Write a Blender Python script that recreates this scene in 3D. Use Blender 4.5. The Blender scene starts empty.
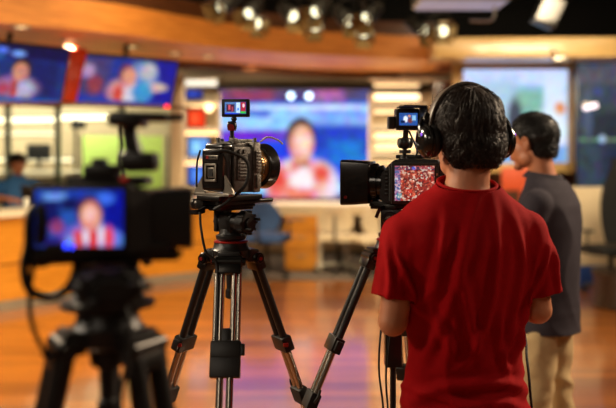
import bpy, bmesh, math, random
from mathutils import Vector, Matrix, noise
V = Vector
R = math.radians
rnd = random.Random(7)
C = bpy.context.scene.collection
F, CX, HY, EYE = 855.0, 308.0, 150.0, 1.58

def P(px, py, Y):
    return V(((px - CX) / F * Y, Y, EYE - (py - HY) / F * Y))

def lin(c):
    return tuple(((x / 255) / 12.92 if x / 255 <= 0.04045 else ((x / 255 + 0.055) / 1.055) ** 2.4) for x in c)

# ------------------------------------------------------------------ materials
def mat(name, rgb, rough=.5, metal=0.0, vary=.12, scale=30, bump=0.0, bscale=200, emit=None, estr=0, coat=0, spec=None, sheen=0):
    m = bpy.data.materials.new(name); m.use_nodes = True
    nt = m.node_tree; N = nt.nodes; L = nt.links
    b = N['Principled BSDF']
    c = lin(rgb)
    tc = N.new('ShaderNodeTexCoord'); nz = N.new('ShaderNodeTexNoise'); nz.inputs['Scale'].default_value = scale
    nz.inputs['Detail'].default_value = 4
    L.new(tc.outputs['Object'], nz.inputs['Vector'])
    rp = N.new('ShaderNodeValToRGB')
    rp.color_ramp.elements[0].position = .3; rp.color_ramp.elements[1].position = .7
    rp.color_ramp.elements[0].color = tuple(x * (1 - vary) for x in c) + (1,)
    rp.color_ramp.elements[1].color = tuple(min(1, x * (1 + vary)) for x in c) + (1,)
    L.new(nz.outputs['Fac'], rp.inputs['Fac']); L.new(rp.outputs['Color'], b.inputs['Base Color'])
    b.inputs['Roughness'].default_value = rough; b.inputs['Metallic'].default_value = metal
    b.inputs['Coat Weight'].default_value = coat; b.inputs['Coat Roughness'].default_value = .08
    if spec is not None: b.inputs['Specular IOR Level'].default_value = spec
    if sheen: b.inputs['Sheen Weight'].default_value = sheen
    if bump:
        n2 = N.new('ShaderNodeTexNoise'); n2.inputs['Scale'].default_value = bscale
        L.new(tc.outputs['Object'], n2.inputs['Vector'])
        bp = N.new('ShaderNodeBump'); bp.inputs['Strength'].default_value = bump; bp.inputs['Distance'].default_value = .002
        L.new(n2.outputs['Fac'], bp.inputs['Height']); L.new(bp.outputs['Normal'], b.inputs['Normal'])
    if emit:
        b.inputs['Emission Color'].default_value = lin(emit) + (1,); b.inputs['Emission Strength'].default_value = estr
    return m

def wood(name, a, b_, rough=.3, grain=(1, 12, 12), coat=.3):
    m = bpy.data.materials.new(name); m.use_nodes = True
    nt = m.node_tree; N = nt.nodes; L = nt.links; b = N['Principled BSDF']
    tc = N.new('ShaderNodeTexCoord'); mp = N.new('ShaderNodeMapping'); mp.inputs['Scale'].default_value = grain
    nz = N.new('ShaderNodeTexNoise'); nz.inputs['Scale'].default_value = 3; nz.inputs['Detail'].default_value = 6
    nz.inputs['Distortion'].default_value = .6
    rp = N.new('ShaderNodeValToRGB')
    rp.color_ramp.elements[0].position = .3; rp.color_ramp.elements[1].position = .72
    rp.color_ramp.elements[0].color = lin(a) + (1,); rp.color_ramp.elements[1].color = lin(b_) + (1,)
    L.new(tc.outputs['Object'], mp.inputs['Vector']); L.new(mp.outputs['Vector'], nz.inputs['Vector'])
    L.new(nz.outputs['Fac'], rp.inputs['Fac']); L.new(rp.outputs['Color'], b.inputs['Base Color'])
    b.inputs['Roughness'].default_value = rough; b.inputs['Coat Weight'].default_value = coat
    b.inputs['Coat Roughness'].default_value = .1
    return m

def floor_mat():
    m = bpy.data.materials.new('polished_plank_floor'); m.use_nodes = True
    nt = m.node_tree; N = nt.nodes; L = nt.links; b = N['Principled BSDF']
    tc = N.new('ShaderNodeTexCoord')
    br = N.new('ShaderNodeTexBrick'); br.inputs['Scale'].default_value = 1
    br.inputs['Brick Width'].default_value = 1.6; br.inputs['Row Height'].default_value = .11
    br.inputs['Mortar Size'].default_value = .0025
    br.inputs['Color1'].default_value = lin((170, 98, 30)) + (1,); br.inputs['Color2'].default_value = lin((116, 60, 18)) + (1,)
    br.inputs['Mortar'].default_value = lin((70, 32, 12)) + (1,)
    mp = N.new('ShaderNodeMapping'); mp.inputs['Scale'].default_value = (1, 14, 1)
    nz = N.new('ShaderNodeTexNoise'); nz.inputs['Scale'].default_value = 2.5; nz.inputs['Detail'].default_value = 7
    mx = N.new('ShaderNodeMixRGB'); mx.blend_type = 'MULTIPLY'; mx.inputs['Fac'].default_value = .55
    rp = N.new('ShaderNodeValToRGB'); rp.color_ramp.elements[0].position = .35; rp.color_ramp.elements[1].position = .65
    rp.color_ramp.elements[0].color = (.5, .42, .35, 1); rp.color_ramp.elements[1].color = (1, 1, 1, 1)
    L.new(tc.outputs['Object'], br.inputs['Vector']); L.new(tc.outputs['Object'], mp.inputs['Vector'])
    L.new(mp.outputs['Vector'], nz.inputs['Vector']); L.new(nz.outputs['Fac'], rp.inputs['Fac'])
    L.new(br.outputs['Color'], mx.inputs['Color1']); L.new(rp.outputs['Color'], mx.inputs['Color2'])
    L.new(mx.outputs['Color'], b.inputs['Base Color'])
    b.inputs['Roughness'].default_value = .38; b.inputs['Coat Weight'].default_value = 1; b.inputs['Coat IOR'].default_value = 1.65
    b.inputs['Coat Roughness'].default_value = .1
    n3 = N.new('ShaderNodeTexNoise'); n3.inputs['Scale'].default_value = 4
    L.new(mp.outputs['Vector'], n3.inputs['Vector'])
    bp = N.new('ShaderNodeBump'); bp.inputs['Strength'].default_value = .12; bp.inputs['Distance'].default_value = .004
    L.new(n3.outputs['Fac'], bp.inputs['Height']); L.new(bp.outputs['Normal'], b.inputs['Normal'])
    L.new(bp.outputs['Normal'], b.inputs['Coat Normal'])
    return m

def picture(name, base, shapes, strength=1.0, detail=.35, cells=24, crowd=None):
    """what a lit display shows: soft shapes in the panel's own uv; shape = (kind, cx, cy, rx, ry, rgb, soft)"""
    m = bpy.data.materials.new(name); m.use_nodes = True
    nt = m.node_tree; N = nt.nodes; L = nt.links; b = N['Principled BSDF']
    uv = N.new('ShaderNodeUVMap'); uv.uv_map = 'UVMap'
    r = N.new('ShaderNodeRGB'); r.outputs[0].default_value = lin(base) + (1,)
    col = r.outputs[0]
    nz = N.new('ShaderNodeTexNoise'); nz.inputs['Scale'].default_value = 7; nz.inputs['Detail'].default_value = 3
    L.new(uv.outputs['UV'], nz.inputs['Vector'])
    hs = N.new('ShaderNodeMixRGB'); hs.blend_type = 'SOFT_LIGHT'; hs.inputs['Fac'].default_value = .5
    L.new(col, hs.inputs['Color1']); L.new(nz.outputs['Color'], hs.inputs['Color2']); col = hs.outputs['Color']
    for kind, cx, cy, rx, ry, rgb, soft in shapes:
        s = N.new('ShaderNodeVectorMath'); s.operation = 'SUBTRACT'; s.inputs[1].default_value = (cx, cy, 0)
        L.new(uv.outputs['UV'], s.inputs[0])
        k = N.new('ShaderNodeVectorMath'); k.operation = 'MULTIPLY'; k.inputs[1].default_value = (1 / rx, 1 / ry, 0)
        L.new(s.outputs[0], k.inputs[0])
        if kind == 'r':
            a = N.new('ShaderNodeVectorMath'); a.operation = 'ABSOLUTE'; L.new(k.outputs[0], a.inputs[0])
            sp = N.new('ShaderNodeSeparateXYZ'); L.new(a.outputs[0], sp.inputs[0])
            mx = N.new('ShaderNodeMath'); mx.operation = 'MAXIMUM'
            L.new(sp.outputs['X'], mx.inputs[0]); L.new(sp.outputs['Y'], mx.inputs[1]); d = mx.outputs[0]
        else:
            a = N.new('ShaderNodeVectorMath'); a.operation = 'LENGTH'; L.new(k.outputs[0], a.inputs[0]); d = a.outputs['Value']
        mr = N.new('ShaderNodeMapRange'); mr.interpolation_type = 'SMOOTHSTEP'
        mr.inputs['From Min'].default_value = 1 - soft; mr.inputs['From Max'].default_value = 1 + soft
        mr.inputs['To Min'].default_value = 1; mr.inputs['To Max'].default_value = 0
        L.new(d, mr.inputs['Value'])
        mix = N.new('ShaderNodeMixRGB'); L.new(mr.outputs[0], mix.inputs['Fac'])
        L.new(col, mix.inputs['Color1']); mix.inputs['Color2'].default_value = lin(rgb) + (1,)
        col = mix.outputs['Color']
    vo = N.new('ShaderNodeTexVoronoi'); vo.inputs['Scale'].default_value = cells; L.new(uv.outputs['UV'], vo.inputs['Vector'])
    if crowd:       # many small figures: cells in a few colours, over the middle of the picture
        sp = N.new('ShaderNodeSeparateXYZ'); L.new(vo.outputs['Color'], sp.inputs[0])
        rp = N.new('ShaderNodeValToRGB'); rp.color_ramp.interpolation = 'CONSTANT'
        while len(rp.color_ramp.elements) < len(crowd): rp.color_ramp.elements.new(.5)
        for i, c in enumerate(crowd):
            rp.color_ramp.elements[i].position = i / len(crowd); rp.color_ramp.elements[i].color = lin(c) + (1,)
        L.new(sp.outputs['X'], rp.inputs['Fac'])
        mc = N.new('ShaderNodeMixRGB'); mc.inputs['Fac'].default_value = .5
        L.new(col, mc.inputs['Color1']); L.new(rp.outputs['Color'], mc.inputs['Color2']); col = mc.outputs['Color']
    elif detail:
        mo_ = N.new('ShaderNodeMixRGB'); mo_.blend_type = 'OVERLAY'; mo_.inputs['Fac'].default_value = detail
        L.new(col, mo_.inputs['Color1']); L.new(vo.outputs['Color'], mo_.inputs['Color2']); col = mo_.outputs['Color']
    b.inputs['Base Color'].default_value = (.005, .005, .006, 1); b.inputs['Roughness'].default_value = .3; b.inputs['Specular IOR Level'].default_value = .15
    L.new(col, b.inputs['Emission Color']); b.inputs['Emission Strength'].default_value = strength
    return m

def glow(name, rgb, s):
    return mat(name, rgb, .5, vary=.02, emit=rgb, estr=s)

M = dict(
    black=mat('black_plastic', (34, 33, 33), .33, bump=.15, bscale=900),
    blackr=mat('black_rubber', (20, 19, 19), .6),
    gloss=mat('glossy_black_shell', (24, 21, 20), .18, coat=.5),
    grey=mat('dark_grey_magnesium', (84, 80, 76), .42, .55, bump=.5, bscale=350, vary=.3, scale=90),
    grey2=mat('weathered_grey_casing', (112, 106, 98), .45, .5, bump=.6, bscale=260, vary=.35, scale=120),
    lgrey=mat('pale_alloy', (150, 142, 130), .35, .8),
    silver=mat('brushed_silver_tube', (190, 182, 170), .25, 1.0, vary=.06),
    steel=mat('dark_steel', (60, 58, 56), .3, .9),
    bronze=mat('bronze_lens_barrel', (176, 142, 98), .32, .85, vary=.1),
    red=mat('red_accent', (150, 24, 16), .35),
    redglow=glow('red_tally', (255, 40, 20), 2.5),
    purple=glow('violet_indicator', (150, 90, 255), 1.2),
    glass=mat('lens_glass', (12, 14, 24), .04, coat=1),
    white=mat('white_lettering', (225, 225, 225), .5),
    shirt=mat('red_cotton_jersey', (160, 7, 14), .85, vary=.06, scale=60, bump=.35, bscale=1200, spec=.1),
    polo=mat('charcoal_cotton', (54, 50, 58), .85, vary=.08, bump=.3, bscale=1100, spec=.2),
    khaki=mat('khaki_twill', (190, 165, 122), .8, vary=.08, bump=.25, bscale=900, spec=.2),
    jeans=mat('dark_denim', (30, 34, 50), .85, vary=.15, bump=.3, bscale=900, spec=.2),
    blue=mat('blue_shirt_cotton', (52, 112, 178), .75, vary=.1),
    skin=mat('skin', (196, 128, 92), .48, vary=.07, scale=25, bump=.12, bscale=500),
    skin2=mat('tan_skin', (176, 112, 78), .5, vary=.07, scale=25, bump=.12, bscale=500),
    hair=mat('dark_brown_hair', (40, 26, 19), .5, vary=.35, scale=80),
    hair2=mat('black_hair', (17, 15, 15), .42, vary=.3, scale=80),
    eye=mat('eye_white', (230, 225, 220), .2), iris=mat('dark_iris', (30, 18, 12), .1),
    shoe=mat('black_shoe_leather', (28, 25, 24), .35),
    band=mat('taupe_headband', (104, 90, 78), .42),
    cable=mat('black_cable', (14, 14, 15), .7),
    ceil=mat('black_ceiling_paint', (8, 6, 6), .9, vary=.2, scale=3),
    carpet=mat('grey_carpet', (96, 84, 74), .95, vary=.2, scale=60, bump=.8, bscale=300),
    cream=mat('cream_wall_paint', (222, 200, 164), .8, vary=.04, scale=3),
    tan=mat('tan_wall_paint', (176, 140, 104), .7, vary=.08, scale=2),
    offw=mat('off_white_laminate', (232, 218, 192), .4, vary=.03),
    kick=mat('grey_kick_board', (150, 138, 122), .4, .3),
    wood1=wood('honey_veneer', (190, 118, 30), (222, 148, 48), .3, (1, 1, 14)),
    wood2=wood('amber_soffit_veneer', (196, 116, 44), (232, 152, 66), .5, (1, 1, 12), 0),
    wood3=wood('walnut_veneer', (78, 44, 24), (108, 64, 36), .35, (1, 1, 12)),
    gold=wood('pale_oak_trim', (196, 156, 92), (222, 184, 120), .3, (1, 1, 10)),
    redcol=mat('red_lacquer', (206, 52, 16), .25, coat=.5),
    chair=mat('black_mesh_fabric', (18, 19, 22), .7, bump=.4, bscale=700),
    chairb=mat('blue_chair_fabric', (44, 74, 122), .8, bump=.3, bscale=500),
    chairc=mat('beige_chair_shell', (232, 214, 180), .5),
    brass=mat('gold_barn_door', (140, 112, 70), .4, .7),
    dmetal=mat('black_lamp_housing', (30, 27, 25), .45, .4),
    bluep=mat('blue_base_panel', (40, 70, 140), .4),
    mull=mat('grey_green_mullion', (96, 112, 104), .35, .5),
    floor=floor_mat(),
)
def glass_mat():
    m = bpy.data.materials.new('clear_glass_pane'); m.use_nodes = True
    b = m.node_tree.nodes['Principled BSDF']
    b.inputs['Base Color'].default_value = (.9, .97, .94, 1); b.inputs['Roughness'].default_value = .02
    b.inputs['Transmission Weight'].default_value = 1; b.inputs['IOR'].default_value = 1.1
    return m
M['pane'] = glass_mat()

# ------------------------------------------------------------------ mesh builder (world coordinates)
def axis_mat(p, d, up=V((0, 0, 1))):
    d = V(d).normalized()
    x = up.cross(d)
    if x.length < 1e-4: x = V((1, 0, 0))
    x.normalize(); y = d.cross(x)
    m = Matrix((x, y, d)).transposed().to_4x4(); m.translation = p
    return m

def catmull(pts, n=8):
    pts = [V(p) for p in pts]
    if len(pts) < 3: return pts
    q = [pts[0] * 2 - pts[1]] + pts + [pts[-1] * 2 - pts[-2]]
    out = []
    for i in range(1, len(q) - 2):
        for k in range(n):
            t = k / n; a, b, c, d = q[i - 1:i + 3]
            out.append(.5 * ((2 * b) + (c - a) * t + (2 * a - 5 * b + 4 * c - d) * t * t + (3 * b - a - 3 * c + d) * t ** 3))
    out.append(pts[-1]); return out

class MB:
    def __init__(s, T=None):
        s.bm = bmesh.new(); s.T = T or Matrix()
    def _v(s, co, L=None): return s.bm.verts.new(s.T @ (L @ V(co) if L else V(co)))
    def _merge(s, b2, L):
        mp = {}
        for v in b2.verts: mp[v] = s.bm.verts.new(s.T @ (L @ v.co))
        for f in b2.faces:
            try: s.bm.faces.new([mp[v] for v in f.verts])
            except ValueError: pass
        b2.free()
    def box(s, c, size, rot=None, bevel=0.0, seg=2, taper=None):
        b = bmesh.new(); bmesh.ops.create_cube(b, size=1)
        for v in b.verts:
            v.co = V((v.co.x * size[0], v.co.y * size[1], v.co.z * size[2]))
            if taper and v.co.z > 0: v.co.x *= taper[0]; v.co.y *= taper[1]
        if bevel: bmesh.ops.bevel(b, geom=b.edges[:], offset=bevel, segments=seg, affect='EDGES', profile=.6, clamp_overlap=True)
        L = Matrix.Translation(V(c)) @ (rot.to_4x4() if rot else Matrix())
        s._merge(b, L); return s
    def lathe(s, p, d, prof, seg=28, cap=True, squash=None, sq_pow=None):
        L = axis_mat(V(p), d); rings = []
        for t, r in prof:
            ring = []
            for i in range(seg):
                a = 2 * math.pi * i / seg; cx, cy = math.cos(a), math.sin(a)
                if sq_pow:
                    cx = math.copysign(abs(cx) ** sq_pow, cx); cy = math.copysign(abs(cy) ** sq_pow, cy)
                if squash: cx *= squash[0]; cy *= squash[1]
                ring.append(s._v((cx * r, cy * r, t), L))
            rings.append(ring)
        for a, b in zip(rings, rings[1:]):
            for i in range(seg):
                j = (i + 1) % seg; s.bm.faces.new((a[i], a[j], b[j], b[i]))
        if cap: s.bm.faces.new(rings[0][::-1]); s.bm.faces.new(rings[-1])
        return s
    def cyl(s, p0, p1, r0, r1=None, seg=16, bev=0):
        p0, p1 = V(p0), V(p1); l = (p1 - p0).length; r1 = r0 if r1 is None else r1
        pr = [(0, r0), (l, r1)] if not bev else [(0, r0 - bev), (bev, r0), (l - bev, r1), (l, r1 - bev)]
        return s.lathe(p0, p1 - p0, pr, seg)
    def ball(s, c, r, rot=None, sub=3):
        b = bmesh.new(); bmesh.ops.create_icosphere(b, subdivisions=sub, radius=1)
        rr = (r, r, r) if isinstance(r, (int, float)) else r
        L = Matrix.Translation(V(c)) @ (rot.to_4x4() if rot else Matrix()) @ Matrix.Diagonal((rr[0], rr[1], rr[2], 1))
        s._merge(b, L); return s
    def cap(s, p0, p1, r0, r1=None, seg=20):
        r1 = r0 if r1 is None else r1
        s.ball(p0, r0); s.ball(p1, r1); s.cyl(p0, p1, r0, r1, seg); return s
    def tube(s, pts, r, seg=8, smooth=8):
        pts = catmull(pts, smooth) if smooth else [V(p) for p in pts]
        n = None; rings = []
        for i, p in enumerate(pts):
            t = (pts[min(i + 1, len(pts) - 1)] - pts[max(i - 1, 0)]).normalized()
            if n is None:
                n = t.cross(V((0, 0, 1)));
                if n.length < .01: n = t.cross(V((1, 0, 0)))
            n = (n - t * n.dot(t)).normalized(); b = t.cross(n)
            rr = r(i / (len(pts) - 1)) if callable(r) else r
            rings.append([s._v(p + (n * math.cos(2 * math.pi * k / seg) + b * math.sin(2 * math.pi * k / seg)) * rr) for k in range(seg)])
        for a, b in zip(rings, rings[1:]):
            for i in range(seg):
                j = (i + 1) % seg; s.bm.faces.new((a[i], a[j], b[j], b[i]))
        s.bm.faces.new(rings[0][::-1]); s.bm.faces.new(rings[-1]); return s
    def torus(s, c, d, R_, r, seg=32, m=10, sc=(1, 1)):
        L = axis_mat(V(c), d); rings = []
        for i in range(seg):
            a = 2 * math.pi * i / seg
            rings.append([s._v(((R_ + r * math.cos(2 * math.pi * k / m)) * math.cos(a) * sc[0], (R_ + r * math.cos(2 * math.pi * k / m)) * math.sin(a) * sc[1], r * math.sin(2 * math.pi * k / m)), L) for k in range(m)])
        for i in range(seg):
            a, b = rings[i], rings[(i + 1) % seg]
            for k in range(m):
                j = (k + 1) % m; s.bm.faces.new((a[k], b[k], b[j], a[j]))
        return s
    def loft(s, rings, seg=40, power=1.0):
        """rings = (z, rx, ry, cx, cy)"""
        rs = []
        for z, rx, ry, cx, cy in rings:
            rr = []
            for i in range(seg):
                a = 2 * math.pi * i / seg; x, y = math.cos(a), math.sin(a)
                x = math.copysign(abs(x) ** power, x); y = math.copysign(abs(y) ** power, y)
                rr.append(s._v((cx + rx * x, cy + ry * y, z)))
            rs.append(rr)
        for a, b in zip(rs, rs[1:]):
            for i in range(seg):
                j = (i + 1) % seg; s.bm.faces.new((a[i], a[j], b[j], b[i]))
        s.bm.faces.new(rs[0][::-1]); s.bm.faces.new(rs[-1]); return s
    def prism(s, poly, ext):
        """poly: list of 3d points (planar), ext: extrusion vector"""
        a = [s._v(p) for p in poly]; b = [s._v(V(p) + V(ext)) for p in poly]
        s.bm.faces.new(a[::-1]); s.bm.faces.new(b)
        n = len(a)
        for i in range(n):
            j = (i + 1) % n; s.bm.faces.new((a[i], a[j], b[j], b[i]))
        return s
    def band(s, path, z0, z1, thick):
        """vertical curved slab following an xy path"""
        n = len(path); o = []
        for i, p in enumerate(path):
            t = (V(path[min(i + 1, n - 1)]) - V(path[max(i - 1, 0)])).normalized(); nn = V((-t.y, t.x))
            q = V(p) + nn * thick
            o.append([s._v((p[0], p[1], z0)), s._v((p[0], p[1], z1)), s._v((q.x, q.y, z1)), s._v((q.x, q.y, z0))])
        for a, b in zip(o, o[1:]):
            for k in range(4):
                j = (k + 1) % 4; s.bm.faces.new((a[k], b[k], b[j], a[j]))
        s.bm.faces.new(o[0]); s.bm.faces.new(o[-1][::-1]); return s

ROOTM = {}
def link(o, parent):
    C.objects.link(o)
    if parent: o.parent = parent
def root_of(o):
    while o.parent: o = o.parent
    return o
def part(name, mb, m, parent=None, smooth=35, **kw):
    me = bpy.data.meshes.new(name)
    bm = mb.bm
    bmesh.ops.recalc_face_normals(bm, faces=bm.faces[:])
    r = root_of(parent) if parent else None
    bm.to_mesh(me); bm.free()
    o = bpy.data.objects.new(name, me)
    if r is not None:
        me.transform(ROOTM[r.name].inverted())
    else:
        ROOTM[o.name] = Matrix()
    me.polygons.foreach_set('use_smooth', [True] * len(me.polygons))
    if smooth < 180: me.set_sharp_from_angle(angle=R(smooth))
    me.materials.append(m)
    link(o, parent)
    for k, v in kw.items(): o[k] = v
    return o
def thing(name, label, cat, T=None, group=None):
    o = bpy.data.objects.new(name, None); link(o, None)
    T = T or Matrix()
    o.matrix_world = T; ROOTM[o.name] = T.copy(); o.empty_display_size = .1
    o['label'] = label; o['category'] = cat
    if group: o['group'] = group
    return o
def tag(o, label, cat, group=None):
    """a single-mesh thing: put its origin at its base"""
    me = o.data; co = [v.co for v in me.vertices]
    b = V((sum(c.x for c in co) / len(co), sum(c.y for c in co) / len(co), min(c.z for c in co)))
    me.transform(Matrix.Translation(-b)); o.location = b
    ROOTM[o.name] = Matrix.Translation(b)
    o['label'] = label; o['category'] = cat
    if group: o['group'] = group
    return o
def dup(root, T, label, name=None):
    def rec(o, par):
        c = o.copy(); C.objects.link(c)
        if par: c.parent = par
        for ch in list(o.children): rec(ch, c)
        return c
    c = rec(root, None); c.matrix_world = T; ROOTM[c.name] = T.copy(); c['label'] = label
    return c
def struct(name, mb, m, parent=None, **kw):
    o = part(name, mb, m, parent, **kw)
    if not parent: o['kind'] = 'structure'
    return o
def panel(name, T, w, h, m, parent, label=None):
    """flat lit surface: T maps local xz (y = -1 is its face) to the world"""
    me = bpy.data.meshes.new(name)
    pts = [T @ V((x * w / 2, 0, z * h / 2)) for x, z in ((-1, -1), (1, -1), (1, 1), (-1, 1))]
    if parent:
        I = ROOTM[root_of(parent).name].inverted(); pts = [I @ p for p in pts]
    me.from_pydata(pts, [], [(0, 1, 2, 3)])
    u = me.uv_layers.new(name='UVMap')
    for i, c in enumerate(((0, 0), (1, 0), (1, 1), (0, 1))): u.data[i].uv = c
    me.materials.append(m)
    o = bpy.data.objects.new(name, me); link(o, parent)
    if label: o['label'] = label
    return o
def TR(loc, rz=0, rx=0, ry=0):
    return Matrix.Translation(V(loc)) @ Matrix.Rotation(R(rz), 4, 'Z') @ Matrix.Rotation(R(rx), 4, 'X') @ Matrix.Rotation(R(ry), 4, 'Y')

# ================================================================== SETTING
b = MB(); b.box((0, 5, -.05), (22, 17, .1)); struct('floor', b, M['floor'])
b = MB()
cp = [(-9.5, 10.35), (-3, 10.5), (-1, 10.4), (1.2, 10.3), (3, 9.9), (5.2, 9.9), (9.5, 9.7)]
b.prism([V((x, y, 0.0005)) for x, y in cp] + [V((9.5, 13.2, .0005)), V((-9.5, 13.2, .0005))], (0, 0, .012))
struct('floor_carpet', b, M['carpet'])
b = MB(); b.box((0, 5, 3.95), (22, 17, .1)); struct('ceiling', b, M['ceil'])
b = MB(); b.box((0, 13.3, 1.95), (22, .15, 3.9)); struct('wall_back', b, M['tan'])
b = MB(); b.box((0, 13.18, 3.36), (22, .08, 1.08)); struct('wall_shade_sheet', b, M['ceil'])  # black sheet added over the lit wall top to keep it dark
b = MB(); b.box((-9.6, 5, 1.95), (.15, 17, 3.9)); struct('wall_left', b, M['wood3'])
b = MB(); b.box((9.6, 5, 1.95), (.15, 17, 3.9)); struct('wall_right', b, M['wood3'])

# curved timber soffit ring
def curve2(pts, n=6):
    return [(v.x, v.y) for v in catmull([V((x, y, 0)) for x, y in pts], n)]
def pxy(px, Y): return ((px - CX) / F * Y, Y)
front = curve2([pxy(-160, 6.6), pxy(0, 7.4), pxy(118, 8.1), pxy(220, 9.2), pxy(300, 9.8), pxy(400, 10.3), pxy(450, 10.35)])
back = curve2([pxy(-160, 7.9), pxy(0, 8.8), pxy(118, 10.2), pxy(220, 10.8), pxy(300, 11.6), pxy(400, 12.3), pxy(450, 12.4)])
ZS = 2.70
b = MB(); b.band(front, ZS, ZS + .26, .05); struct('trim_1', b, M['wood2'])
upper = [(x, y + .12) for x, y in front]
b = MB(); b.band(upper, ZS + .265, ZS + .44, .05); struct('trim_2', b, M['wood3'])
b = MB()
lo = [(b._v((x, y, ZS - .02)), b._v((x, y, ZS - .001))) for x, y in front]; hi = [(b._v((x, y, ZS - .02)), b._v((x, y, ZS - .001))) for x, y in back]
for i in range(len(front) - 1):
    b.bm.faces.new((lo[i][0], lo[i + 1][0], hi[i + 1][0], hi[i][0])); b.bm.faces.new((lo[i][1], hi[i][1], hi[i + 1][1], lo[i + 1][1]))
    b.bm.faces.new((lo[i][0], lo[i][1], lo[i + 1][1], lo[i + 1][0])); b.bm.faces.new((hi[i][0], hi[i + 1][0], hi[i + 1][1], hi[i][1]))
struct('ceiling_soffit', b, M['wood2'])
b = MB(); b.band(back, ZS - .1, ZS - .022, .06); struct('trim_3', b, M['wood3'])
# pale bulkhead behind the soffit, over the display wall
b = MB(); b.box((-.05, 12.75, 2.63), (4.3, .9, .13), bevel=.01); struct('trim_4', b, M['cream'])
b = MB(); b.box((-.05, 12.9, 2.44), (4.3, .5, .12), bevel=.01); struct('trim_5', b, M['tan'])

# ------------------------------------------------------------------ downlights set into the soffit
def disc_light(p, label, proto=[None]):
    if proto[0] is None:
        t = thing('downlight', label, 'ceiling light', Matrix.Translation(p), 'downlights in the timber soffit')
        q = MB(Matrix.Translation(p)); q.lathe((0, 0, 0), (0, 0, -1), [(0, .07), (.012, .09), (.016, .09), (.016, .068), (.004, .066)], 24, cap=False)
        part('trim_ring', q, M['lgrey'], t)
        q = MB(Matrix.Translation(p)); q.lathe((0, 0, 0), (0, 0, -1), [(.001, .066), (.008, .06), (.009, .001)], 24)
        part('lamp', q, glow('warm_downlight', (255, 214, 150), 2.5), t)
        proto[0] = t; return t
    return dup(proto[0], Matrix.Translation(p), label)
names = ['leftmost round downlight in the wooden soffit above the first screen', 'round downlight in the wooden soffit over the top edge of the first screen',
         'round downlight in the wooden soffit above the second screen', 'round downlight in the wooden soffit at the right end of the second screen',
         'rightmost lit round downlight in the soffit, left of the display wall']
for (px, py), lb in zip(((21, 26), (70, 40), (131, 46), (175, 53), (208, 56)), names):
    Y = (ZS - .02 - EYE) * F / (HY - py); disc_light(P(px, py, Y) , lb)
    L_ = bpy.data.lights.new('downlight_glow', 'SPOT'); L_.energy = 30; L_.color = (1, .72, .4); L_.spot_size = R(100); L_.shadow_soft_size = .05
    lo_ = bpy.data.objects.new('downlight_glow', L_); C.objects.link(lo_); lo_.location = P(px, py, Y) - V((0, 0, .03))

# ------------------------------------------------------------------ hanging screens upper left
def hang_screen(c, w, h, rz, rx, m, label, pic_label):
    T = TR(c, rz, rx, 2)
    t = thing('wall_display', label, 'screen', T)
    q = MB(T); q.box((0, .03, 0), (w + .05, .05, h + .05), bevel=.008); part('housing', q, M['black'], t)
    panel('screen', T @ Matrix.Translation((0, .003, 0)), w, h, m, t)
    q = MB(T); q.box((0, .1, 0), (w * .5, .08, h * .4), bevel=.01); q.cyl((0, .1, 0), (0, .16, h * .9), .025); part('bracket', q, M['dmetal'], t)
    return t
picA = picture('studio_feed_picture', (20, 48, 120), [
    ('r', .5, .9, .6, .12, (14, 16, 70), .3), ('e', .2, .8, .2, .08, (40, 120, 220), .6), ('e', .56, .86, .06, .05, (120, 160, 255), .5), ('e', .42, .9, .05, .05, (90, 130, 255), .5),
    ('r', .15, .5, .14, .16, (30, 90, 190), .3), ('r', .82, .45, .12, .3, (16, 30, 96), .3), ('e', .3, .3, .3, .1, (20, 30, 90), .5),
    ('e', 0.58, .28, .19, .2, (150, 110, 160), .35), ('e', 0.64, .26, .1, .14, (190, 180, 215), .5), ('r', 0.56, .25, .03, .16, (190, 60, 60), .5), ('e', 0.47, .25, .06, .1, (170, 60, 90), .6), ('e', 0.61, .62, .085, .18, (40, 26, 30), .3), ('e', 0.60, .55, .07, .16, (206, 140, 120), .3),
    ('r', .5, .05, .6, .05, (30, 90, 170), .4)], 1.0)
TA = TR(P(22, 75, 7.9), -38, 0)
hang_screen(P(9, 74, 8.0), 1.06, .56, 36, 20, picA, 'hanging wall screen at far left showing a dark-haired presenter on blue', '')
picB = picture('interview_feed_picture', (24, 52, 150), [
    ('r', .15, .6, .18, .4, (70, 60, 110), .4), ('e', .2, .4, .07, .2, (150, 60, 70), .5), ('e', .1, .7, .08, .15, (180, 150, 190), .5),
    ('r', .9, .5, .14, .6, (16, 22, 150), .3), ('e', .66, .55, .15, .4, (120, 150, 205), .4), ('e', .72, .75, .08, .18, (196, 190, 190), .5), ('e', .5, .28, .17, .28, (216, 150, 150), .3), ('e', .56, .22, .07, .2, (220, 210, 225), .6),
    ('e', .44, .22, .05, .2, (206, 70, 60), .5), ('e', .5, .68, .075, .2, (120, 60, 60), .3), ('e', .53, .62, .07, .19, (224, 150, 130), .3),
    ('e', .8, .42, .13, .1, (220, 190, 170), .4), ('e', .68, .3, .1, .26, (60, 150, 210), .4), ('r', .5, .04, .6, .04, (30, 60, 160), .4)], 1.0)
hang_screen(P(125.5, 82, 8.9), 1.04, .5, 26, 24, picB, 'hanging wall screen with two people talking, next to the red column', '')
b = MB(TR(P(71, 78, 8.6), 34, 26, 4)); b.box((0, .06, 0), (.23, .1, .6), bevel=.012); part('display_pillar', b, M['redcol'])
tag(bpy.data.objects['display_pillar'], 'glossy red slanted pillar between the two hanging screens', 'pillar')
b = MB(); b.ball(P(167, 107, 8.7), .022); part('tally_lamp', b, M['redglow']); tag(bpy.data.objects['tally_lamp'], 'small red light under the right corner of the second hanging screen', 'lamp')
b = MB(); b.cyl(P(72, 104, 8.45), P(190, 108, 9.1), .02); b.cyl(P(-30, 104, 7.7), P(72, 104, 8.45), .02)
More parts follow.
